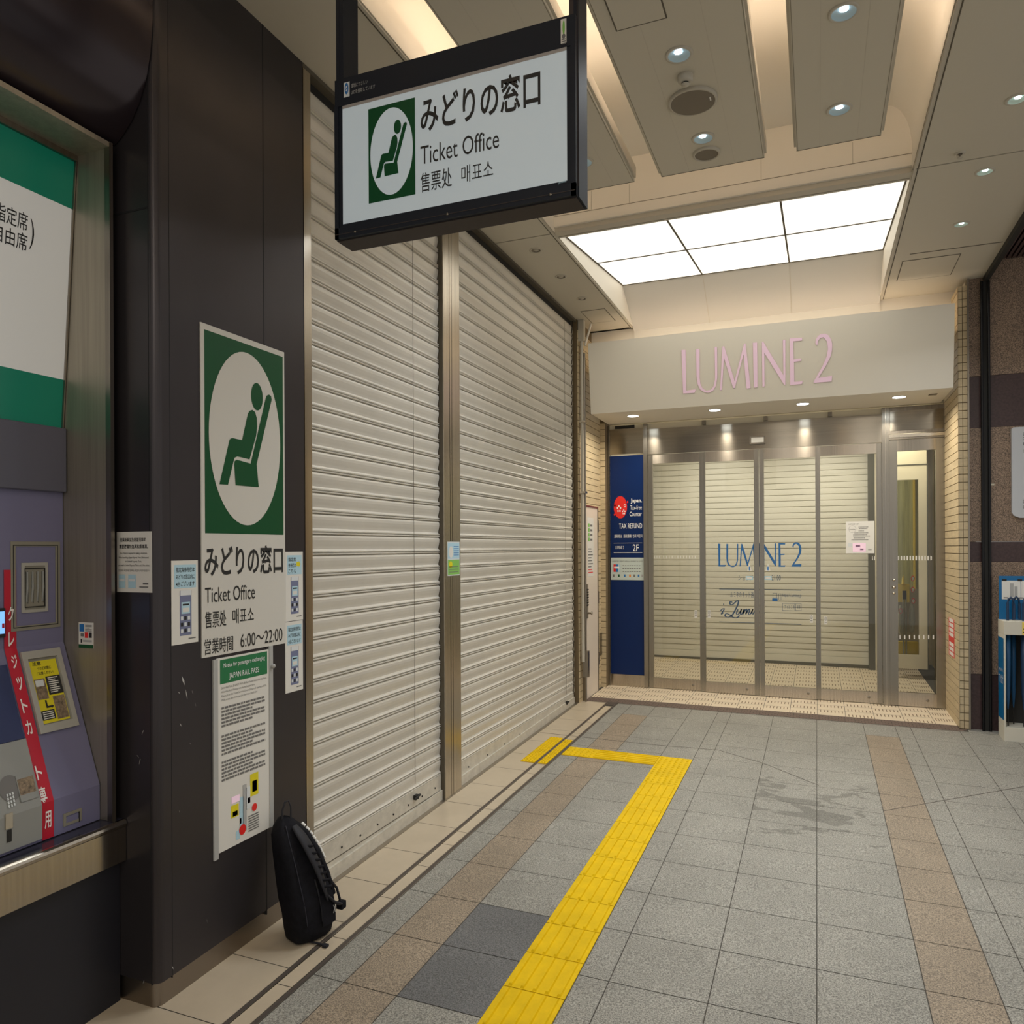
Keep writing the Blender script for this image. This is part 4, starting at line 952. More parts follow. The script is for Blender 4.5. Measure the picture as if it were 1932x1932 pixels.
fx0 = P(647, 300)[0]; fx1 = P(1070, 250)[0]; fz0 = (P(650, 424)[1] + P(1070, 340)[1]) / 2
b_ = MB(); b_.rect(pS, fx0, fz0, fx1, zH, 'sign_face', .0012); b_.rect(pS, fx0, zH - .010, fx1, zH, 'sign_strip', .0018); b_.build('sign_face', root)
# pictogram shapes read on the big wall poster plane
zm = lambda L: [(a / 3.019, 640 + b / 3.019) for a, b in L]
pw = PX(WX)
GR = [pw.px(1160 / 3.019, 640 - 18 / 3.019), pw.px(1607 / 3.019, 640 + 1110 / 3.019)]
gx0 = pw.px(1160 / 3.019, 800)[0]; gx1 = pw.px(1607 / 3.019, 800)[0]; gz1 = (pw.px(385, 625)[1] + pw.px(532, 671)[1]) / 2; gz0 = (pw.px(385, 1007.6)[1] + pw.px(532, 1007.6)[1]) / 2
nrm = lambda q: ((q[0] - gx0) / (gx1 - gx0), (q[1] - gz0) / (gz1 - gz0))
BODY = [nrm(pw.px(*q)) for q in zm([(1243, 826), (1300, 575), (1306, 566), (1318, 563), (1372, 575), (1405, 425), (1416, 408), (1431, 403), (1446, 415), (1456, 450), (1458, 500), (1452, 550), (1415, 685), (1345, 668), (1330, 676), (1325, 690), (1292, 829)])]
SEAT = [nrm(pw.px(*q)) for q in zm([(1421, 709), (1506, 340), (1512, 322), (1525, 316), (1537, 324), (1541, 345), (1455, 713), (1467, 843), (1335, 832), (1327, 715), (1330, 694), (1342, 687)])]
HEAD = (nrm(pw.px(*zm([(1457, 328)])[0])), nrm(pw.px(*zm([(1490, 328)])[0])), nrm(pw.px(*zm([(1457, 250)])[0])))
CIR = [nrm(pw.px(*zm([q])[0])) for q in ((1183, 560), (1590, 620), (1380, 72), (1400, 1060))]
def picto(b_, pl, x0, z0, x1, z1, d=.002):
    W, H_ = x1 - x0, z1 - z0; g = lambda q: (x0 + q[0] * W, z0 + q[1] * H_)
    b_.rect(pl, x0, z0, x1, z1, 'green', d)
    c0, c1 = CIR[0][0], CIR[1][0]; e0, e1 = CIR[3][1], CIR[2][1]
    b_.disc(pl, x0 + (c0 + c1) / 2 * W, z0 + (e0 + e1) / 2 * H_, (c1 - c0) / 2 * W, (e1 - e0) / 2 * H_, PIC_BG, d + .0008, 64)
    for S_ in (BODY, SEAT): b_.flat(pl, [g(q) for q in S_], 'green', d + .0016)
    h = g(HEAD[0]); b_.disc(pl, h[0], h[1], (HEAD[1][0] - HEAD[0][0]) * W, (HEAD[2][1] - HEAD[0][1]) * H_, 'green', d + .0016, 32)
PIC_BG = 'sign_face'
px0 = P(696, 300)[0]; px1 = P(784, 300)[0]; pz1 = (P(697, 207)[1] + P(784, 184)[1]) / 2; pz0 = (P(697, 384)[1] + P(784, 368)[1]) / 2
b_ = MB(); picto(b_, pS, px0, pz0, px1, pz1, .002); b_.build('seat_pictogram', root)
def st(b_, s_, x0, y0a, y1a, x1, y0b, y1b, m='ink', pl=None, d=.002, **k):
    pl = pl or pS; u0 = pl.px(x0, (y0a + y1a) / 2)[0]; u1 = pl.px(x1, (y0b + y1b) / 2)[0]
    v1 = (pl.px(x0, y0a)[1] + pl.px(x1, y0b)[1]) / 2; v0 = (pl.px(x0, y1a)[1] + pl.px(x1, y1b)[1]) / 2
    b_.text(pl, s_, u0, v0, u1, v1, m, d, **k)
b_ = MB()
st(b_, 'みどりの窓口', 794, 183, 248, 1020, 128, 203, bold=.018)
st(b_, 'Ticket Office', 794, 272, 309, 942, 248, 282); st(b_, '售票处', 794, 326, 364, 853, 317, 353, bold=.004); st(b_, '매표소', 871, 311, 347, 931, 304, 334)
b_.build('lettering', root)
b_ = MB(); a = P(650, 186); b = P(661, 155); b_.rect(pS, a[0], a[1], b[0], b[1], 'paper_cool', .0045); c = P(655.5, 170)
b_.ring(pS, c[0], c[1] + .002, .007, .018, .0035, 'logo_blue', .005, 24); b_.flat(pS, [(c[0] - .006, c[1] - .004), (c[0] + .006, c[1] + .004), (c[0] + .007, c[1] + .009), (c[0] - .005, c[1])], 'logo_blue', .005)
st(b_, '環境にやさしい', 664, 159, 167, 695, 152, 160, 'ink_faint', d=.0045); st(b_, 'LEDを使用しています', 664, 172, 180, 709, 160, 168, 'ink_faint', d=.0045)
b_.build('led_sticker', root); b_ = MB(); a = P(1059, 85); b = P(1069.5, 36); b_.rect(pS, a[0], a[1], b[0], b[1], 'paper', .0045); c = P(1064.5, 54)
b_.disc(pS, c[0], c[1], .0035, .020, 'green_leaf', .005, 16); b_.disc(pS, c[0], c[1] - .024, .005, .007, 'ink_grey', .005, 16)
for k in range(3): b_.rect(pS, c[0] - .006, c[1] - .046 + k * .006, c[0] + .006, c[1] - .043 + k * .006, 'ink_grey', .005)
b_.build('eco_sticker', root); b_ = MB(); st(b_, 'Jmedia', 1055, 345, 350, 1070, 341, 347, 'card_blue', d=.0075)
b_.build('maker_mark', root)
b_ = MB()
for x, y in ((672, 432), (846, 398), (1040, 360)):
    c = P(x, y); b_.lathe((c[0], SYP - .006, zB + .012), [(.004, 0), (.004, -.003), (.0001, -.004)], 'steel_dark', 10, 'y')
b_.build('bolts', root)

# ------------------------------------------------------------------ posters on the dark pillar
def wr(pl, x0, y0a, y1a, x1, y0b, y1b):
    return (pl.px(x0, (y0a + y1a) / 2)[0], (pl.px(x0, y1a)[1] + pl.px(x1, y1b)[1]) / 2, pl.px(x1, (y0b + y1b) / 2)[0], (pl.px(x0, y0a)[1] + pl.px(x1, y0b)[1]) / 2)
R = wr(pw, 378, 612, 1243, 536, 662, 1213)
root = empty('ticket_office_poster', (WX, (R[0] + R[2]) / 2, R[1]), 'tall white wall sign with large green seat pictogram and opening hours', 'wall sign')
b_ = MB(); b_.pbox(pw, *R, .0, .004, 'sign_white'); b_.build('panel', root)
PIC_BG = 'sign_white'
b_ = MB(); picto(b_, pw, gx0, gz0, gx1, gz1, .0045); b_.build('seat_pictogram', root)
b_ = MB()
S2 = lambda s_, *a, **k: st(b_, s_, *a, pl=pw, d=.0052, **k)
S2('みどりの窓口', 384, 1031, 1087, 532, 1026, 1081, bold=.018); S2('Ticket Office', 385, 1108, 1138, 479, 1103, 1129); S2('售票处', 385, 1155, 1187, 425, 1150, 1180, bold=.004); S2('매표소', 437, 1148, 1178, 477, 1145, 1172)
b_.build('lettering', root); b_ = MB()
S2('営業時間', 384, 1206, 1236, 438, 1199, 1227, bold=.004); S2('6:00〜22:00', 452, 1197, 1222, 531, 1184, 1208)
b_.build('opening_hours', root)

def small_poster(R, head, lab, arrow=False):
    root = empty('small_poster', (WX, (R[0] + R[2]) / 2, R[1]), lab, 'poster'); W = R[2] - R[0]; Hh = R[3] - R[1]
    b_ = MB(); b_.pbox(pw, *R, 0, .0015, 'paper')
    q = lambda u0, v0, u1, v1, m, d=.002: b_.rect(pw, R[0] + W * u0, R[3] - Hh * v1, R[0] + W * u1, R[3] - Hh * v0, m, d)
    q(.10, .05, .92, .33, 'card_blue')
    for k, s_ in enumerate(head):
        v = .08 + .085 * k; b_.text(pw, s_, R[0] + W * .16, R[3] - Hh * (v + .06), R[0] + W * (.58 if arrow else .86), R[3] - Hh * v, 'ink', .0026, bold=.008)
    if arrow: b_.flat(pw, [(R[0] + W * u, R[3] - Hh * v) for u, v in ((.62, .15), (.75, .15), (.75, .13), (.86, .18), (.75, .23), (.75, .21), (.62, .21))], 'warn_yellow', .0026)
    q(.30, .36, .74, .90, 'machine_photo'); q(.32, .36, .72, .42, 'paper_cool', .0024); q(.36, .50, .68, .64, 'card_blue', .0024); q(.40, .52, .64, .54, 'ink', .0028); q(.40, .57, .64, .62, 'paper', .0028)
    for i in range(3):
        for k in range(3): q(.33 + .13 * i, .67 + .075 * k, .42 + .13 * i, .715 + .075 * k, 'ink' if (i + k) % 2 else 'paper_cool', .0026)
    q(.62, .935, .9, .95, 'ink_grey')
    b_.build('sheet', root)
small_poster(wr(pw, 323, 1058, 1220, 373, 1057, 1209), ['指定席券売機は', 'みどりの窓口内に', '4台ございます'], 'small poster of a ticket machine left of the tall green sign')
small_poster(wr(pw, 538, 1040, 1174, 571, 1042, 1168), ['指定席', '券売機は', 'こちら'], 'small ticket machine poster with a yellow arrow, right of the tall green sign', True)
small_poster(wr(pw, 538, 1174, 1309, 571, 1170, 1300), ['指定席券売機は', 'みどりの窓口内に', '4台ございます'], 'small ticket machine poster low at the right, under the yellow arrow one')

# rail pass notice in side rails
R = wr(pw, 408, 1241, 1609, 508, 1226, 1564)
root = empty('passenger_notice', (WX, (R[0] + R[2]) / 2, R[1]), 'white passenger notice with green heading held in grey plastic rails', 'notice'); W = R[2] - R[0]; Hh = R[3] - R[1]
b_ = MB(); b_.pbox(pw, *R, 0, .003, 'paper'); b_.build('sheet', root)
b_ = MB(); b_.pbox(pw, R[0] - .018, R[1] - .018, R[0] + .004, R[3] - .002, 0, .006, 'ink_faint'); b_.pbox(pw, R[2] - .004, R[1] + .0, R[2] + .018, R[3] + .012, 0, .006, 'ink_faint')
b_.lathe(pw.p(R[2] + .012, R[3] - .07, .006), [(.008, 0), (.009, .01), (.0001, .014)], 'ink_faint', 14, 'x'); b_.build('side_rails', root)
q = lambda u0, v0, u1, v1, m, d=.0036: b_.rect(pw, R[0] + W * u0, R[3] - Hh * v1, R[0] + W * u1, R[3] - Hh * v0, m, d)
tx = lambda s_, u0, v0, u1, v1, m='ink', d=.0044, **k: b_.text(pw, s_, R[0] + W * u0, R[3] - Hh * v1, R[0] + W * u1, R[3] - Hh * v0, m, d, **k)
b_ = MB(); q(.06, .01, .95, .135, 'notice_green'); tx('Notice for passengers exchanging', .12, .03, .9, .06, 'ink_white'); tx('JAPAN RAIL PASS', .22, .086, .78, .124, 'ink_white')
tx('Japan Rail Pass, JR EAST PASS, JR East-South Hokkaido Rail Pass,', .08, .15, .93, .164, 'ink_grey'); tx('Hokuriku Arch Pass can not be exchanged here.', .08, .171, .7, .185, 'ink_grey')
tx('Please go to the Travel Service Center (Hours of operation 8:30-', .08, .192, .93, .206, 'ink_grey'); tx('19:00, every day of the year) at the New South Exit.', .08, .213, .75, .227, 'ink_grey')
b_.build('heading', root); b_ = MB()
random.seed(3)
for blk, (v0, n) in enumerate(((.255, 6), (.40, 6), (.535, 6))):
    for k in range(n):
        x = .08; end = .9 - .25 * ((k * 7 + blk) % 3 == 2)
        while x < end:
            w = random.uniform(.03, .09); q(x, v0 + k * .0185, min(x + w, end), v0 + k * .0185 + .011, 'ink_grey', .004); x += w + .012
b_.build('print', root); b_ = MB()
for u0, v0, u1, v1, m in ((.46, .70, .53, .95, 'ink_faint'), (.60, .66, .76, .78, 'warn_yellow'), (.64, .70, .73, .76, 'ink'), (.52, .72, .60, .84, 'paper_cool'), (.25, .74, .40, .775, 'pink'), (.24, .785, .38, .85, 'warn_yellow'),
                      (.27, .82, .36, .845, 'ink'), (.40, .76, .47, .92, 'card_blue'), (.33, .93, .40, .975, 'card_blue'), (.40, .87, .43, .90, 'red'), (.55, .78, .60, .81, 'red')): q(u0, v0, u1, v1, m, .004)
for u, v, r_ in ((.68, .845, .05), (.45, .935, .065)): b_.disc(pw, R[0] + W * u, R[3] - Hh * v, W * r_, Hh * r_ * .42, 'red', .0046, 24)
for k in range(7): q(.56, .88 + .013 * k, .56 + .2, .886 + .013 * k, 'ink_grey', .0044)
b_.build('map', root)

# notice on the pillar's side
R = (ps.px(221, 1060)[0], (ps.px(221, 1117)[1] + ps.px(287, 1118)[1]) / 2, ps.px(287, 1060)[0], (ps.px(221, 1003)[1] + ps.px(287, 1003)[1]) / 2)
root = empty('ticket_notice', ((R[0] + R[2]) / 2, 1.89, R[1]), 'beige printed ticket notice on the pillar side next to the ticket machine', 'notice'); W = R[2] - R[0]; Hh = R[3] - R[1]
b_ = MB(); b_.pbox(ps, *R, 0, .0012, 'paper')
t2 = lambda s_, u0, v0, u1, v1, m='ink', **k: b_.text(ps, s_, R[0] + W * u0, R[3] - Hh * v1, R[0] + W * u1, R[3] - Hh * v0, m, .002, **k)
t2('搭乘新幹線及特急列車時,', .1, .10, .85, .17, bold=.012); t2('需要購買特急票和乘車票。', .08, .21, .9, .28, bold=.012)
t2('Fare Ticket is required for taking a local train.', .1, .34, .88, .38); t2('When boarding a Japan Express Train (Shinkansen)', .06, .41, .92, .45); t2('or Limited Express Train,', .25, .475, .72, .515); t2('you need a Limited Express Ticket and a Fare ticket.', .05, .54, .94, .58)
t2('신칸센이나 특급열차를 탈 때에는 특급권과 승차권이 필요합니다', .05, .62, .94, .66, 'ink_grey')
for u0, u1 in ((.06, .25), (.33, .55)): b_.rect(ps, R[0] + W * u0, R[3] - Hh * .93, R[0] + W * u1, R[3] - Hh * .71, 'card_blue', .002); b_.rect(ps, R[0] + W * (u0 + .02), R[3] - Hh * .82, R[0] + W * (u1 - .02), R[3] - Hh * .78, 'paper_cool', .0026)
b_.rect(ps, R[0] + W * .65, R[3] - Hh * .92, R[0] + W * .9, R[3] - Hh * .90, 'ink_grey', .002); b_.rect(ps, R[0] + W * .75, R[3] - Hh * .87, R[0] + W * .9, R[3] - Hh * .84, 'ink_grey', .002)
b_.build('sheet', root)

# ------------------------------------------------------------------ ticket machine bay
Y0M = .2; JY = 1.85
mb = MB(); mb.box(-2.6, -2.215, -.8, 1.888, -.02, .56, 'skirt_panel'); mb.build('wall_left', kind=ST)
root = empty('ticket_counter', (-2.2, 1.0, .54), 'black counter shelf with stainless steel front edge under the ticket machine', 'counter')
b_ = MB(); b_.box(-2.448, -2.196, -.8, 1.888, .665, .685, 'counter_top'); b_.build('top', root)
b_ = MB(); prof = [(-2.196, .685), (-2.188, .685), (-2.182, .680), (-2.179, .672), (-2.180, .664), (-2.184, .660), (-2.184, .545), (-2.21, .545)]
b_.strip(prof, -.8, 1.888, 'steel', False); b_.build('steel_edge', root)
# bulged dark bulkhead above
prof = [(-2.46, 2.975), (-2.257, 2.975), (-2.215, 2.985), (-2.19, 3.0), (-2.14, 3.048), (-2.104, 3.103), (-2.072, 3.176), (-2.053, 3.26), (-2.043, 3.363), (-2.041, 3.5), (-2.041, 3.72)]
mb = MB(); mb.strip(prof, -.8, 1.886, 'bulkhead', True); mb.build('wall_left', kind=ST)
mb = MB(); mb.box(-2.6, -2.45, -.8, 1.886, .6, 3.7, 'dark_hole'); mb.build('wall_left', kind=ST)
# stainless lining of the bay
mb = MB(); mb.box(-2.448, -2.22, JY, JY + .012, .686, 2.972, 'jamb_steel'); mb.box(-2.22, -2.197, JY - .004, JY + .010, .686, 2.972, 'steel_dark'); mb.box(-2.40, -2.20, -.8, JY, 2.955, 2.972, 'jamb_steel')
mb.box(-2.40, -2.35, -.8, JY, 2.935, 2.955, 'steel_dark'); mb.build('trim_17', kind=ST)
# the machine itself
root = empty('ticket_machine', (-2.4, 1.2, .686), 'lavender ticket vending machine under a green and white header panel', 'ticket machine')
YE_ = JY - .002
def prof_x(z):   # front surface of the machine
    if z > 1.283: return -2.429
    if z > .805: return -2.429 + (1.283 - z) / (1.283 - .805) * (.171)
    return -2.258
b_ = MB()
prof = [(-2.448, 2.02), (-2.429, 1.80), (-2.429, 1.283), (-2.258, .805), (-2.258, .688)]
b_.strip(prof, Y0M, YE_, 'lavender'); b_.build('cabinet', root)
b_ = MB(); b_.box(-2.448, -2.408, Y0M, YE_, 1.80, 2.022, 'lavender_dark'); b_.build('hood', root, bevel=.004)
pT = Pl((-2.431, 0, 2.022), (0, 1, 0), (.071, 0, .913))
b_ = MB(); ylast = 1.822
def tz(py): return pT.px(130, py)[1]
T1 = pT.px(143, 307)[1]; T2 = pT.px(138, 396)[1]; T3 = pT.px(121, 717)[1]
b_.rect(pT, Y0M, 0.0, YE_ - .004, T3, 'machine_green', 0); b_.rect(pT, Y0M, T3, YE_ - .004, T2, 'machine_white', 0); b_.rect(pT, Y0M, T2, YE_ - .004, T1, 'machine_green', 0); b_.build('header_panel', root)
b_ = MB(); b_.pbox(pT, YE_ - .004, -.004, YE_ , T1 + .01, -.004, .008, 'steel_dark'); b_.build('header_frame', root)
b_ = MB()
def mt(s_, x0, y0a, y1a, x1, y0b, y1b, **k): st(b_, s_, x0, y0a, y1a, x1, y0b, y1b, pl=pT, d=.001, **k)
mt('指定席', -10, 378, 417, 52, 403, 434, bold=.004); mt('自由席', -12, 418, 455, 51, 442, 473, bold=.004); mt(')', 56, 412, 470, 64, 414, 472); mt('(新幹線', -120, 330, 370, -20, 372, 412)
b_.build('lettering', root)
pM = Pl((-2.429, 0, 0), (0, 1, 0), (0, 0, 1))
b_ = MB()
def frame(b_, pl, x0, y0, x1, y1, w, m, d0, d1):
    a = pl.px(x0, y1); c = pl.px(x1, y0)
    for r_ in ((a[0], a[1], c[0], a[1] + w), (a[0], c[1] - w, c[0], c[1]), (a[0], a[1] + w, a[0] + w, c[1] - w), (c[0] - w, a[1] + w, c[0], c[1] - w)): b_.pbox(pl, *r_, d0, d1, m)
    return a, c
frame(b_, pM, 20, 1022, 112, 1192, .016, 'machine_beige', 0, .003); frame(b_, pM, 24, 1028, 108, 1186, .003, 'dark_hole', .001, .0034)
a, c = frame(b_, pM, 40, 1061, 89, 1157, .010, 'alu', 0, .004); frame(b_, pM, 45, 1071, 84, 1147, .003, 'dark_hole', .001, .0043); b_.pbox(pM, a[0] + .004, a[1] + .01, c[0] - .004, c[1] - .01, 0, .0015, 'machine_beige')
for k in range(4):
    y = a[0] + (c[0] - a[0]) * (.2 + .2 * k); b_.tube([(-2.427, y, a[1] + .035), (-2.424, y, (a[1] + c[1]) / 2), (-2.427, y, c[1] - .03)], .004, 'machine_grey', 8)
    b_.pbox(pM, y + .0032, a[1] + .03, y + .0045, c[1] - .028, .0012, .002, 'dark_hole')
b_.build('hatch_frame', root)
# sloping part
sl = Pl((-2.429, 0, 1.283), (0, 1, 0), (-(.171), 0, .478)); pV = Pl((-2.258, 0, 0), (0, 1, 0), (0, 0, 1))
cs = [sl.px(*q) for q in ((70, 1390), (141, 1368), (111, 1217), (40, 1238))]
u0_ = (cs[0][0] + cs[3][0]) / 2; u1_ = (cs[1][0] + cs[2][0]) / 2; v0_ = (cs[0][1] + cs[1][1]) / 2; v1_ = (cs[2][1] + cs[3][1]) / 2
b_ = MB()
w = .017
b_.pbox(sl, u0_, v0_, u1_, v1_, 0, .004, 'machine_beige')
for r_ in ((u0_, v0_, u1_, v0_ + .026), (u0_, v1_ - .026, u1_, v1_), (u0_, v0_ + .026, u0_ + w, v1_ - .026), (u1_ - w, v0_ + .026, u1_, v1_ - .026)): b_.pbox(sl, *r_, .004, .012, 'alu')
b_.build('poster_frame', root, bevel=.0015)
b_ = MB(); U0, U1, V0, V1 = u0_ + w + .004, u1_ - w - .004, v0_ + .03, v1_ - .035; W = U1 - U0; Hh = V1 - V0
s3 = lambda a0, b0, a1, b1, m, d=.0056: b_.rect(sl, U0 + W * a0, V1 - Hh * b1, U0 + W * a1, V1 - Hh * b0, m, d)
s3(0, 0, 1, 1, 'warn_yellow', .005); s3(.46, .27, 1, .57, 'ink'); s3(0, .80, .5, .95, 'ink'); s3(.03, .29, .42, .62, 'photo_brown'); s3(.06, .31, .36, .41, 'paper_cool', .006); s3(.55, .60, .98, .97, 'photo_brown')
for k in range(8): s3(.53, .29 + .033 * k, .9 - .1 * (k % 3 == 1), .306 + .033 * k, 'paper', .0062)
for k in range(4): s3(.06, .82 + .033 * k, .44, .835 + .033 * k, 'paper', .0062)
b_.text(sl, '注意', U0 + W * .1, V1 - Hh * .075, U0 + W * .42, V1 - Hh * .01, 'ink', .006, bold=.01); b_.text(sl, 'つり銭詐欺に', U0 + W * .25, V1 - Hh * .155, U0 + W * .75, V1 - Hh * .10, 'ink', .006, bold=.01); b_.text(sl, 'ご注意ください!', U0 + W * .18, V1 - Hh * .23, U0 + W * .8, V1 - Hh * .18, 'ink', .006, bold=.01)
b_.flat(sl, [(U0 + W * u, V1 - Hh * v) for u, v in ((.24, .64), (.30, .64), (.30, .735), (.44, .735), (.44, .72), (.52, .75), (.44, .78), (.44, .765), (.24, .765))], 'ink', .006)
b_.build('warning_poster', root)
# red ribbon with white characters
def ribbon(b_, y0, y1, z0, z1, m, d):
    zs_ = [z0] + [z for z in (.805, 1.283) if z0 < z < z1] + [z1]; n = len(zs_)
    P_ = []
    for y in (y0, y1):
        for z in zs_: P_.append((prof_x(z) + d, y, z))
    b_.add(P_, [(i, n + i, n + i + 1, i + 1) for i in range(n - 1)], m)
b_ = MB(); ribbon(b_, 1.640, 1.680, .69, onx(20, 1075, -2.427).z, 'red_strip', .0025); b_.build('red_strip', root)
b_ = MB()
for ch, cx, cy in (('ク', 19, 1158), ('レ', 20, 1206)): u, v = pM.px(cx, cy); b_.text(pM, ch, u - .0095, v - .023, u + .0095, v + .023, 'white_text', .004, bold=.02)
for ch, cx, cy in (('ジ', 26, 1249), ('ッ', 36, 1290), ('ト', 45, 1332), ('カ', 53, 1373), ('ト', 72, 1458)): u, v = sl.px(cx, cy); b_.text(sl, ch, u - .0095, v - .023, u + .0095, v + .023, 'white_text', .004, bold=.02)
for ch, cx, cy in (('専', 80, 1501), ('用', 89, 1546)):
    pl_ = sl if cy < 1510 else pV; u, v = pl_.px(cx, cy); b_.text(pl_, ch, u - .011, v - .027, u + .011, v + .027, 'white_text', .004, bold=.015)
b_.build('strip_lettering', root)
# grey card unit left of the ribbon, and the screen
off = .010
def unit(b_, y0, y1, z0, z1, m, d):
    zs_ = [z0] + [z for z in (.805, 1.283) if z0 < z < z1] + [z1]; n = len(zs_); pts = [(prof_x(z) + d, z) for z in zs_]
    b_.add([(x, y, z) for y in (y0, y1) for x, z in pts], [(i, n + i, n + i + 1, i + 1) for i in range(n - 1)], m)
    b_.add([(x, y1, z) for x, z in pts] + [(prof_x(z) , y1, z) for x, z in pts], [(i, n + i, n + i + 1, i + 1) for i in range(n - 1)], m)
zt1 = sl.px(20, 1398); zt1z = sl.p(*zt1).z
b_ = MB(); unit(b_, Y0M, 1.634, .70, zt1z, 'machine_grey', .012); b_.build('card_unit', root)
b_ = MB(); unit(b_, Y0M, 1.634, zt1z, 1.235, 'dark_blue', .006); b_.build('blue_panel', root)
su = Pl(sl.o + sl.n * .0125, sl.u, sl.v); vu = Pl((-2.2458, 0, 0), (0, 1, 0), (0, 0, 1))
b_ = MB(); a = su.px(38, 1508); c = su.px(61, 1463)
b_.pbox(su, a[0], a[1] - .01, c[0], c[1] + .012, 0, .003, 'machine_grey'); b_.pbox(su, a[0] + .002, a[1] + .01, c[0] - .001, c[1], .003, .0036, 'photo_brown')
a = su.px(4, 1525); c = su.px(36, 1463); b_.disc(su, (a[0] + c[0]) / 2, (a[1] + c[1]) / 2 + .01, (c[0] - a[0]) * .46, (c[1] - a[1]) * .5, 'ink_grey', .0008, 24)
for i in range(3):
    for k in range(4): cx, cy = su.px(13 + 5 * i + 2 * k * .6, 1501 + 7 * k - 2 * i); b_.pbox(su, cx - .002, cy - .004, cx + .002, cy + .004, .001, .0035, 'paper_cool')
b_.build('keypad', root)
b_ = MB(); cx, cy = vu.px(17, 1548); b_.pbox(vu, cx - .012, cy - .024, cx + .010, cy + .022, 0, .003, 'steel_bright'); cx, cy = vu.px(17, 1577); b_.pbox(vu, cx - .007, cy - .018, cx + .007, cy + .018, 0, .002, 'dark_hole'); b_.build('card_slot', root)
b_ = MB(); a = pM.px(-40, 1207); c = pM.px(5.5, 1147); b_.pbox(pM, a[0], a[1], c[0], c[1], .003, .012, 'ink'); b_.rect(pM, a[0], a[1] + .012, c[0] - .003, c[1] - .01, 'screen_blue', .0125)
b_.rect(pM, c[0] - .012, a[1] + .03, c[0] - .004, a[1] + .045, 'red_strip', .013); b_.build('touch_screen', root)
b_ = MB(); frame(b_, pV, 119, 1524, 153, 1560, .009, 'machine_beige', 0, .003); a = pV.px(122, 1553); c = pV.px(150, 1530); b_.pbox(pV, a[0] + .003, a[1] - .01, c[0] - .004, c[1] - .004, .0, .002, 'lavender'); b_.pbox(pV, c[0] - .005, a[1] - .012, c[0] - .001, c[1], .0, .0032, 'dark_hole'); b_.build('change_flap', root)
# payment sticker on the steel jamb
pj = PYm(JY); a = pj.px(149, 1222); c = pj.px(176.5, 1175)
root = empty('card_sticker', (a[0], JY, a[1]), 'small white payment card sticker on the steel jamb beside the machine', 'sticker')
W = c[0] - a[0]; Hh = c[1] - a[1]; b_ = MB(); b_.pbox(pj, a[0], a[1], c[0], c[1], 0, .0008, 'paper')
s4 = lambda a0, b0, a1, b1, m, d=.0012: b_.rect(pj, a[0] + W * a0, c[1] - Hh * b1, a[0] + W * a1, c[1] - Hh * b0, m, d)
s4(0, .86, 1, 1, 'green'); s4(.06, .07, .38, .36, 'logo_blue'); s4(.42, .38, .65, .60, 'red'); s4(.14, .43, .36, .55, 'ink_grey'); s4(.7, .38, .9, .59, 'ink'); s4(.14, .65, .24, .8, 'ink'); s4(.3, .68, .9, .76, 'ink_faint')
for k in range(5): s4(.45, .09 + .055 * k, .9 - .15 * (k == 2), .115 + .055 * k, 'ink_grey')
b_.build('sticker_face', root)

# ------------------------------------------------------------------ backpack
BX, BY = -1.868, 2.462; BZ = F(BX, BY)
root = empty('backpack', (BX, BY, BZ), 'black backpack leaning against the dark pillar beside the near shutter', 'backpack')
rows = [(.0, -.005, .0, .070, .052), (.012, -.002, 0, .086, .066), (.05, 0, .0, .094, .078), (.11, -.004, 0, .098, .084), (.17, -.014, -.002, .099, .084), (.24, -.030, -.004, .096, .080), (.31, -.048, -.006, .090, .074),
        (.37, -.066, -.008, .080, .066), (.42, -.084, -.010, .066, .056), (.455, -.096, -.012, .048, .044), (.478, -.104, -.013, .028, .028), (.488, -.108, -.014, .006, .006)]
b_ = MB(); n = 28; vs = []
ca, sa = math.cos(-.38), math.sin(-.38)
def bagp(u, v, z, cx, cy): return (BX + cx + u * sa * -1 * 0 + v * ca + u * -sa * 1, BY + cy + u * ca + v * sa, BZ + z)
rows = [(z * .95, cx, cy, wa * .95, da) for z, cx, cy, wa, da in rows]
for z, cx, cy, wa, da in rows:
    for i in range(n):
        t = 6.28319 * i / n; c, s_ = math.cos(t), math.sin(t); e = .62
        u = wa * math.copysign(abs(c) ** e, c); v = da * math.copysign(abs(s_) ** e, s_) * (1 + .03 * math.sin(9 * z * 6 + 3 * t)) + .004 * math.sin(5 * t + z * 30)
        vs.append(bagp(u, v, z, cx, cy))
b_.add(vs, [(j * n + i, j * n + (i + 1) % n, (j + 1) * n + (i + 1) % n, (j + 1) * n + i) for j in range(len(rows) - 1) for i in range(n)], 'bag_black', True)
b_.add(vs[:n], [tuple(range(n))[::-1]], 'bag_black'); b_.build('body', root)
def lerp_row(z):
    for a, b in zip(rows[:-1], rows[1:]):
        if a[0] <= z <= b[0]: t = (z - a[0]) / (b[0] - a[0]); return [a[k] + (b[k] - a[k]) * t for k in range(1, 5)]
def bs(uf, z, ex=0.):   # point on the front (+v) surface, uf in -1..1
    cx, cy, wa, da = lerp_row(z); e = .62; t = math.acos(max(-1, min(1, math.copysign(abs(uf) ** (1 / e), uf))))
    v = (da + ex) * abs(math.sin(t)) ** e; return bagp(uf * (wa + ex), v, z, cx, cy)
def bside(vf, z, side, ex=0.):
    cx, cy, wa, da = lerp_row(z); return bagp(side * (wa * (1 - .25 * abs(vf) ** 3) + ex), vf * da, z, cx, cy)
def strapm(pts, w, th, m, name, par=root):
    b_ = MB(); b_.tube(pts, w, m, 8, th); return b_.build(name, par)
zz = [.46, .44, .42, .39, .35, .31, .27, .23, .19, .165]
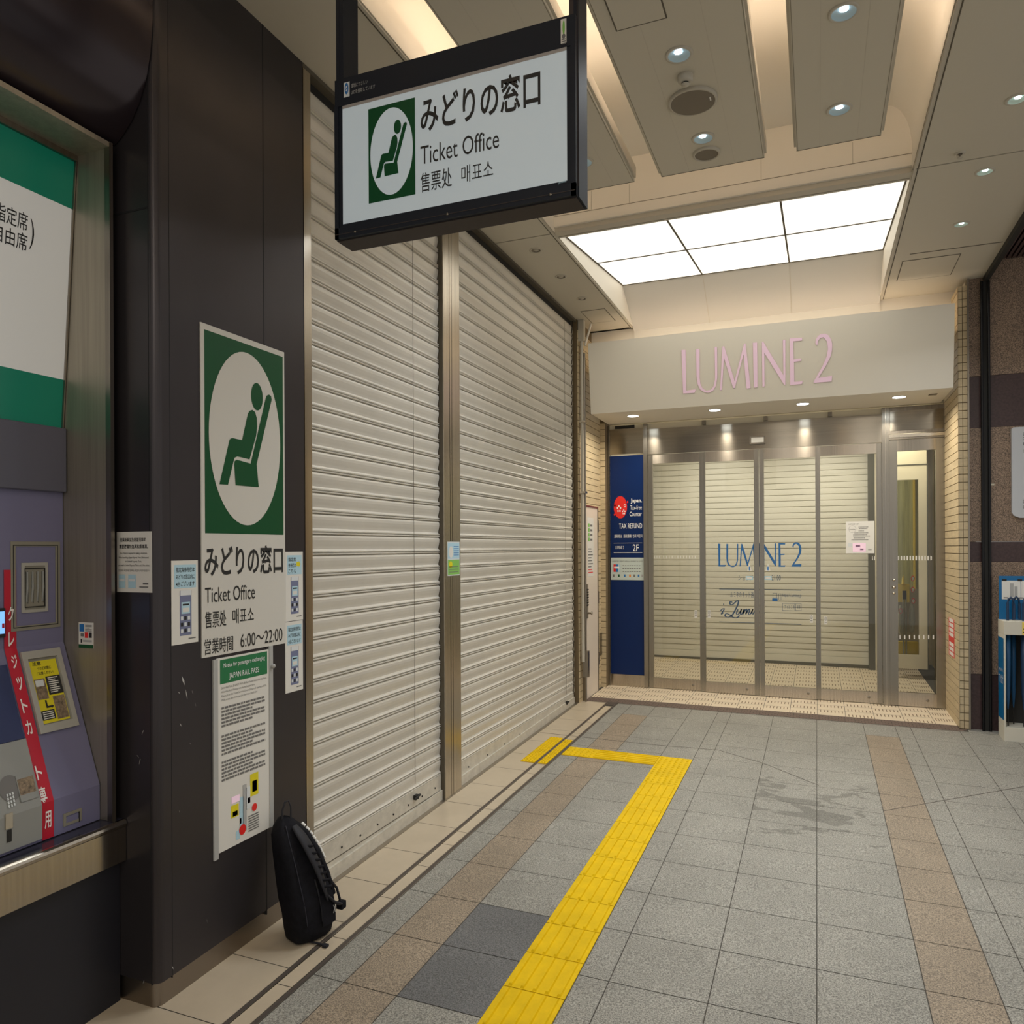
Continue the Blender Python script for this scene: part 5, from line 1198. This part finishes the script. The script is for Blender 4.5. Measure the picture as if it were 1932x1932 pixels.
strapm([bs(.10 + .05 * i * .6, z * .95, .012 + .010 * math.sin(i * .35)) for i, z in enumerate(zz)], [.016, .024, .028, .030, .030, .028, .026, .021, .016, .012], .35, 'bag_strap', 'shoulder_strap')
o_ = root.children[-1]
b_ = MB()
for i in range(7):
    z = .37 - i * .026; u = .20 + .034 * i; b_.tube([bs(u - .16, z, .027), bs(u, z - .004, .034), bs(u + .14, z - .008, .027)], .005, 'bag_black', 6)
b_.build('webbing_loops', o_)
strapm([bs(.38, .175, .012), bs(.62, .14, .014), bs(.82, .12, .018), bs(.98, .10, .026)], .014, .4, 'bag_strap', 'lower_strap')
b_ = MB(); p = Vector(bs(.98, .10, .028)); b_.box(p.x - .012, p.x + .018, p.y - .014, p.y + .016, p.z - .018, p.z + .012, 'bag_black'); b_.tube([p + Vector((0, 0, .01)), Vector(bs(.95, .17, .02)), Vector(bs(.9, .20, .008))], .006, 'bag_strap', 6); b_.build('strap_buckle', root, bevel=.003)
strapm([bs(.72, .425, -.006), bs(.80, .40, .0), bs(.86, .33, .0), bs(.92, .24, .002), bs(.97, .15, .006)], .020, .5, 'bag_black', 'shoulder_strap')
b_ = MB()
for i in range(5):
    p = Vector(bs(.86 + .012 * i, .435 - .018 * i, .010)); q = Vector(bs(.872 + .012 * i, .422 - .018 * i, .011)); b_.tube([p, q], .0055, 'white_reflect', 6)
b_.tube([bs(.93, .34, .012), bs(.95, .29, .012)], .004, 'white_reflect', 6)
b_.build('reflective_piping', root)
top = Vector(bs(.0, .458, .0)); strapm([top + Vector((-.012, -.012, -.01)), top + Vector((-.016, -.008, .03)), top + Vector((-.012, .004, .062)), top + Vector((-.004, .016, .066)), top + Vector((.002, .022, .04)), top + Vector((.004, .02, -.01))], .005, .6, 'bag_strap', 'grab_loop')
b_ = MB(); b_.tube([bs(-.55, z, .003) for z in (.44, .38, .3, .22, .15, .08)], .0022, 'bag_lining', 5); b_.tube([bs(.12, z, .004) for z in (.24, .20, .16, .12, .08)], .004, 'bag_strap', 5); b_.build('zip', root)
b_ = MB(); g = [bs(u, z, .010) for z in (.06, .12, .18) for u in (.1, .4, .75)]; b_.add(g, [(0, 1, 4, 3), (1, 2, 5, 4), (3, 4, 7, 6), (4, 5, 8, 7)], 'bag_black', True); b_.build('pocket', root)
b_ = MB(); p = Vector(bs(.6, .115, .014))
for s_ in (-1, 1): b_.tube([p + Vector((0, -.006 * s_, .014)), p + Vector((.001, 0, 0)), p + Vector((0, .006 * s_, -.016))], .0016, 'ink_faint', 5)
b_.build('zip_pull', root)
b_ = MB(); g = fl(575, 1778); h = fl(616, 1787); k = fl(608, 1786)
b_.tube([(g.x, g.y, F(g.x, g.y) + .006), ((g.x * .4 + h.x * .6), g.y * .4 + h.y * .6, F(h.x, h.y) + .008), (h.x, h.y, F(h.x, h.y) + .006)], .005, 'bag_strap', 6, .6); b_.box(h.x - .014, h.x + .006, h.y - .010, h.y + .008, F(h.x, h.y) + .001, F(h.x, h.y) + .01, 'bag_strap'); b_.build('waist_strap', root)

# ------------------------------------------------------------------ umbrella rental stand and prohibition sign
UX = 1.285; UY = 6.56; UB = F(UX, UY)
root = empty('umbrella_stand', (1.50, UY + .1, UB), 'white and blue umbrella rental stand at the right picture edge', 'umbrella stand')
pU = PYm(UY); v_ = lambda py: pU.px(1900, py)[1]
xa, xb = UX, 1.80; yb_ = UY + .20; zt2 = v_(1172)
b_ = MB(); b_.box(xa, xb, UY, yb_, UB - .003, v_(1372), 'stand_cream'); b_.box(xa, xb, UY, yb_, v_(1198), zt2, 'stand_cream'); b_.box(xa, xa + .012, UY, yb_, v_(1372), v_(1198), 'stand_cream'); b_.box(xb - .012, xb, UY, yb_, v_(1372), v_(1198), 'stand_cream')
b_.box(xa + .012, xb - .012, yb_ - .01, yb_, v_(1372), v_(1198), 'dark_hole'); b_.build('frame', root, bevel=.003)
plU = Pl((xa, 0, 0), (0, -1, 0), (0, 0, 1))
b_ = MB(); b_.rect(plU, -yb_ + .01, v_(1360), -UY - .01, v_(1205), 'blue_plastic', .0012)
b_.text(plU, '傘のシェアリング', -yb_ + .05, v_(1270), -UY - .04, v_(1264), 'ink_white', .002); b_.text(plU, 'アイカサ', -yb_ + .05, v_(1293), -UY - .03, v_(1276), 'ink_white', .002)
b_.build('side_panel', root)
b_ = MB(); zt3 = v_(1088); b_.pbox(PYm(yb_ - .03), xa - .0, zt2, xb, zt3, 0, .012, 'blue_plastic'); b_.build('header_board', root, bevel=.005)
b_ = MB(); ph = PYm(yb_ - .042); b_.rect(ph, xa + .018, v_(1133), xa + .14, v_(1097), 'white_plastic', .0008); b_.rect(ph, xa + .144, v_(1133), xa + .22, v_(1097), 'white_plastic', .0008)
b_.rect(ph, xa + .10, v_(1128), xa + .12, v_(1108), 'ink_faint', .0012); b_.rect(ph, xa + .07, v_(1128), xa + .095, v_(1102), 'ink_faint', .0012)
for x in (xa + .02, xa + .12): b_.rect(ph, x, v_(1098), x + .03, v_(1094), 'ink', .0014); b_.rect(ph, x + .01, v_(1131), x + .04, v_(1129), 'ink_grey', .0014)
b_.build('instruction_card', root)
b_ = MB(); b_.pbox(pU, xa + .115, v_(1197), xa + .24, v_(1173), 0, .002, 'tag_yellow'); b_.text(pU, '2ヶ月', xa + .12, v_(1194), xa + .185, v_(1184), 'ink', .0026, bold=.012); b_.text(pU, '使い放題', xa + .14, v_(1180), xa + .2, v_(1176), 'ink', .0026); b_.build('price_tag', root)
b_ = MB(); b_.box(xa + .20, xa + .30, UY - .04, UY, v_(1372), v_(1200), 'machine_grey'); b_.build('reader_box', root, bevel=.008)
uz0 = v_(1340); uz1 = zt2
def umbrella(x, y, lab):
    r_ = empty('umbrella', (x, y, UB + .06), lab, 'umbrella', 'umbrellas in the rental stand')
    b_ = MB(); b_.lathe((x, y, 0), [(.004, uz0), (.015, uz0 + .12), (.019, uz0 + .35), (.017, uz0 + .62), (.009, uz1 - .06)], 'umbrella_blue' if int(x * 1000) % 2 else 'umbrella_navy', 12); b_.build('canopy', r_)
    b_ = MB(); b_.tube([(x, y, uz1 - .08), (x, y, uz1 + .13), (x + .006, y - .003, uz1 + .16), (x + .02, y - .006, uz1 + .172), (x + .034, y - .008, uz1 + .16), (x + .038, y - .01, uz1 + .12), (x + .038, y - .01, uz1 + .01)], .009, 'umbrella_navy', 8); b_.build('handle', r_)
    b_ = MB(); b_.tube([(x, y, UB + .08), (x, y, uz0 + .02)], .004, 'ink', 6); b_.build('tip', r_)
for i in range(6): umbrella(xa + .035 + i * .050, UY + .055 + .075 * (i % 2), ['navy umbrella hanging at the left end of the rental stand', 'folded umbrella second from the left in the rental stand', 'folded umbrella third from the left in the rental stand', 'folded umbrella partly behind the yellow tag of the stand', 'folded umbrella right of the yellow tag in the stand', 'rightmost folded umbrella of the rental stand'][i])

pG = PYm(GY - .03); gx = pG.px(1909, 900)[0]; gz0_, gz1_ = pG.px(1920, 977)[1], pG.px(1920, 806)[1]
root = empty('no_smoking_sign', (gx + .17, GY - .03, gz0_), 'grey no smoking sign on the granite wall at the right edge', 'sign')
b_ = MB(); rc_ = .03; pts = [(gx, gz0_ + .04), (gx + .012, gz0_ + .018), (gx + .05, gz0_), (gx + .34, gz0_), (gx + .34, gz1_), (gx + .012, gz1_), (gx, gz1_ - .01)]; b_.prism(pG, pts, -.028, .004, 'sign_grey'); b_.build('board', root)
b_ = MB(); k = pG.px(1926, 815); e = pG.px(1926, 831)
b_.text(pG, '禁煙', gx + .075, e[1], gx + .17, k[1], 'ink', .005, bold=.01); k = pG.px(1926, 835); e = pG.px(1926, 842); b_.text(pG, 'No smoking', gx + .075, e[1], gx + .26, k[1], 'ink', .005)
k = pG.px(1926, 848); e = pG.px(1926, 854); b_.text(pG, '禁止吸烟', gx + .075, e[1], gx + .2, k[1], 'ink_grey', .005)
for a_, c_ in ((942, 950), (953, 960)): k = pG.px(1926, a_); e = pG.px(1926, c_); b_.text(pG, 'お客さまのご理解', gx + .07, e[1], gx + .28, k[1], 'ink_grey', .005)
b_.build('lettering', root)
b_ = MB(); c = pG.px(1935, 890); b_.ring(pG, gx + .185, c[1], .105, .20, .022, 'red', .005, 48); b_.rect(pG, gx + .12, c[1] - .012, gx + .22, c[1] + .012, 'ink', .0055)
b_.flat(pG, [(gx + .105, c[1] + .11), (gx + .125, c[1] + .13), (gx + .265, c[1] - .11), (gx + .245, c[1] - .13)], 'red', .006); b_.build('prohibition_symbol', root)
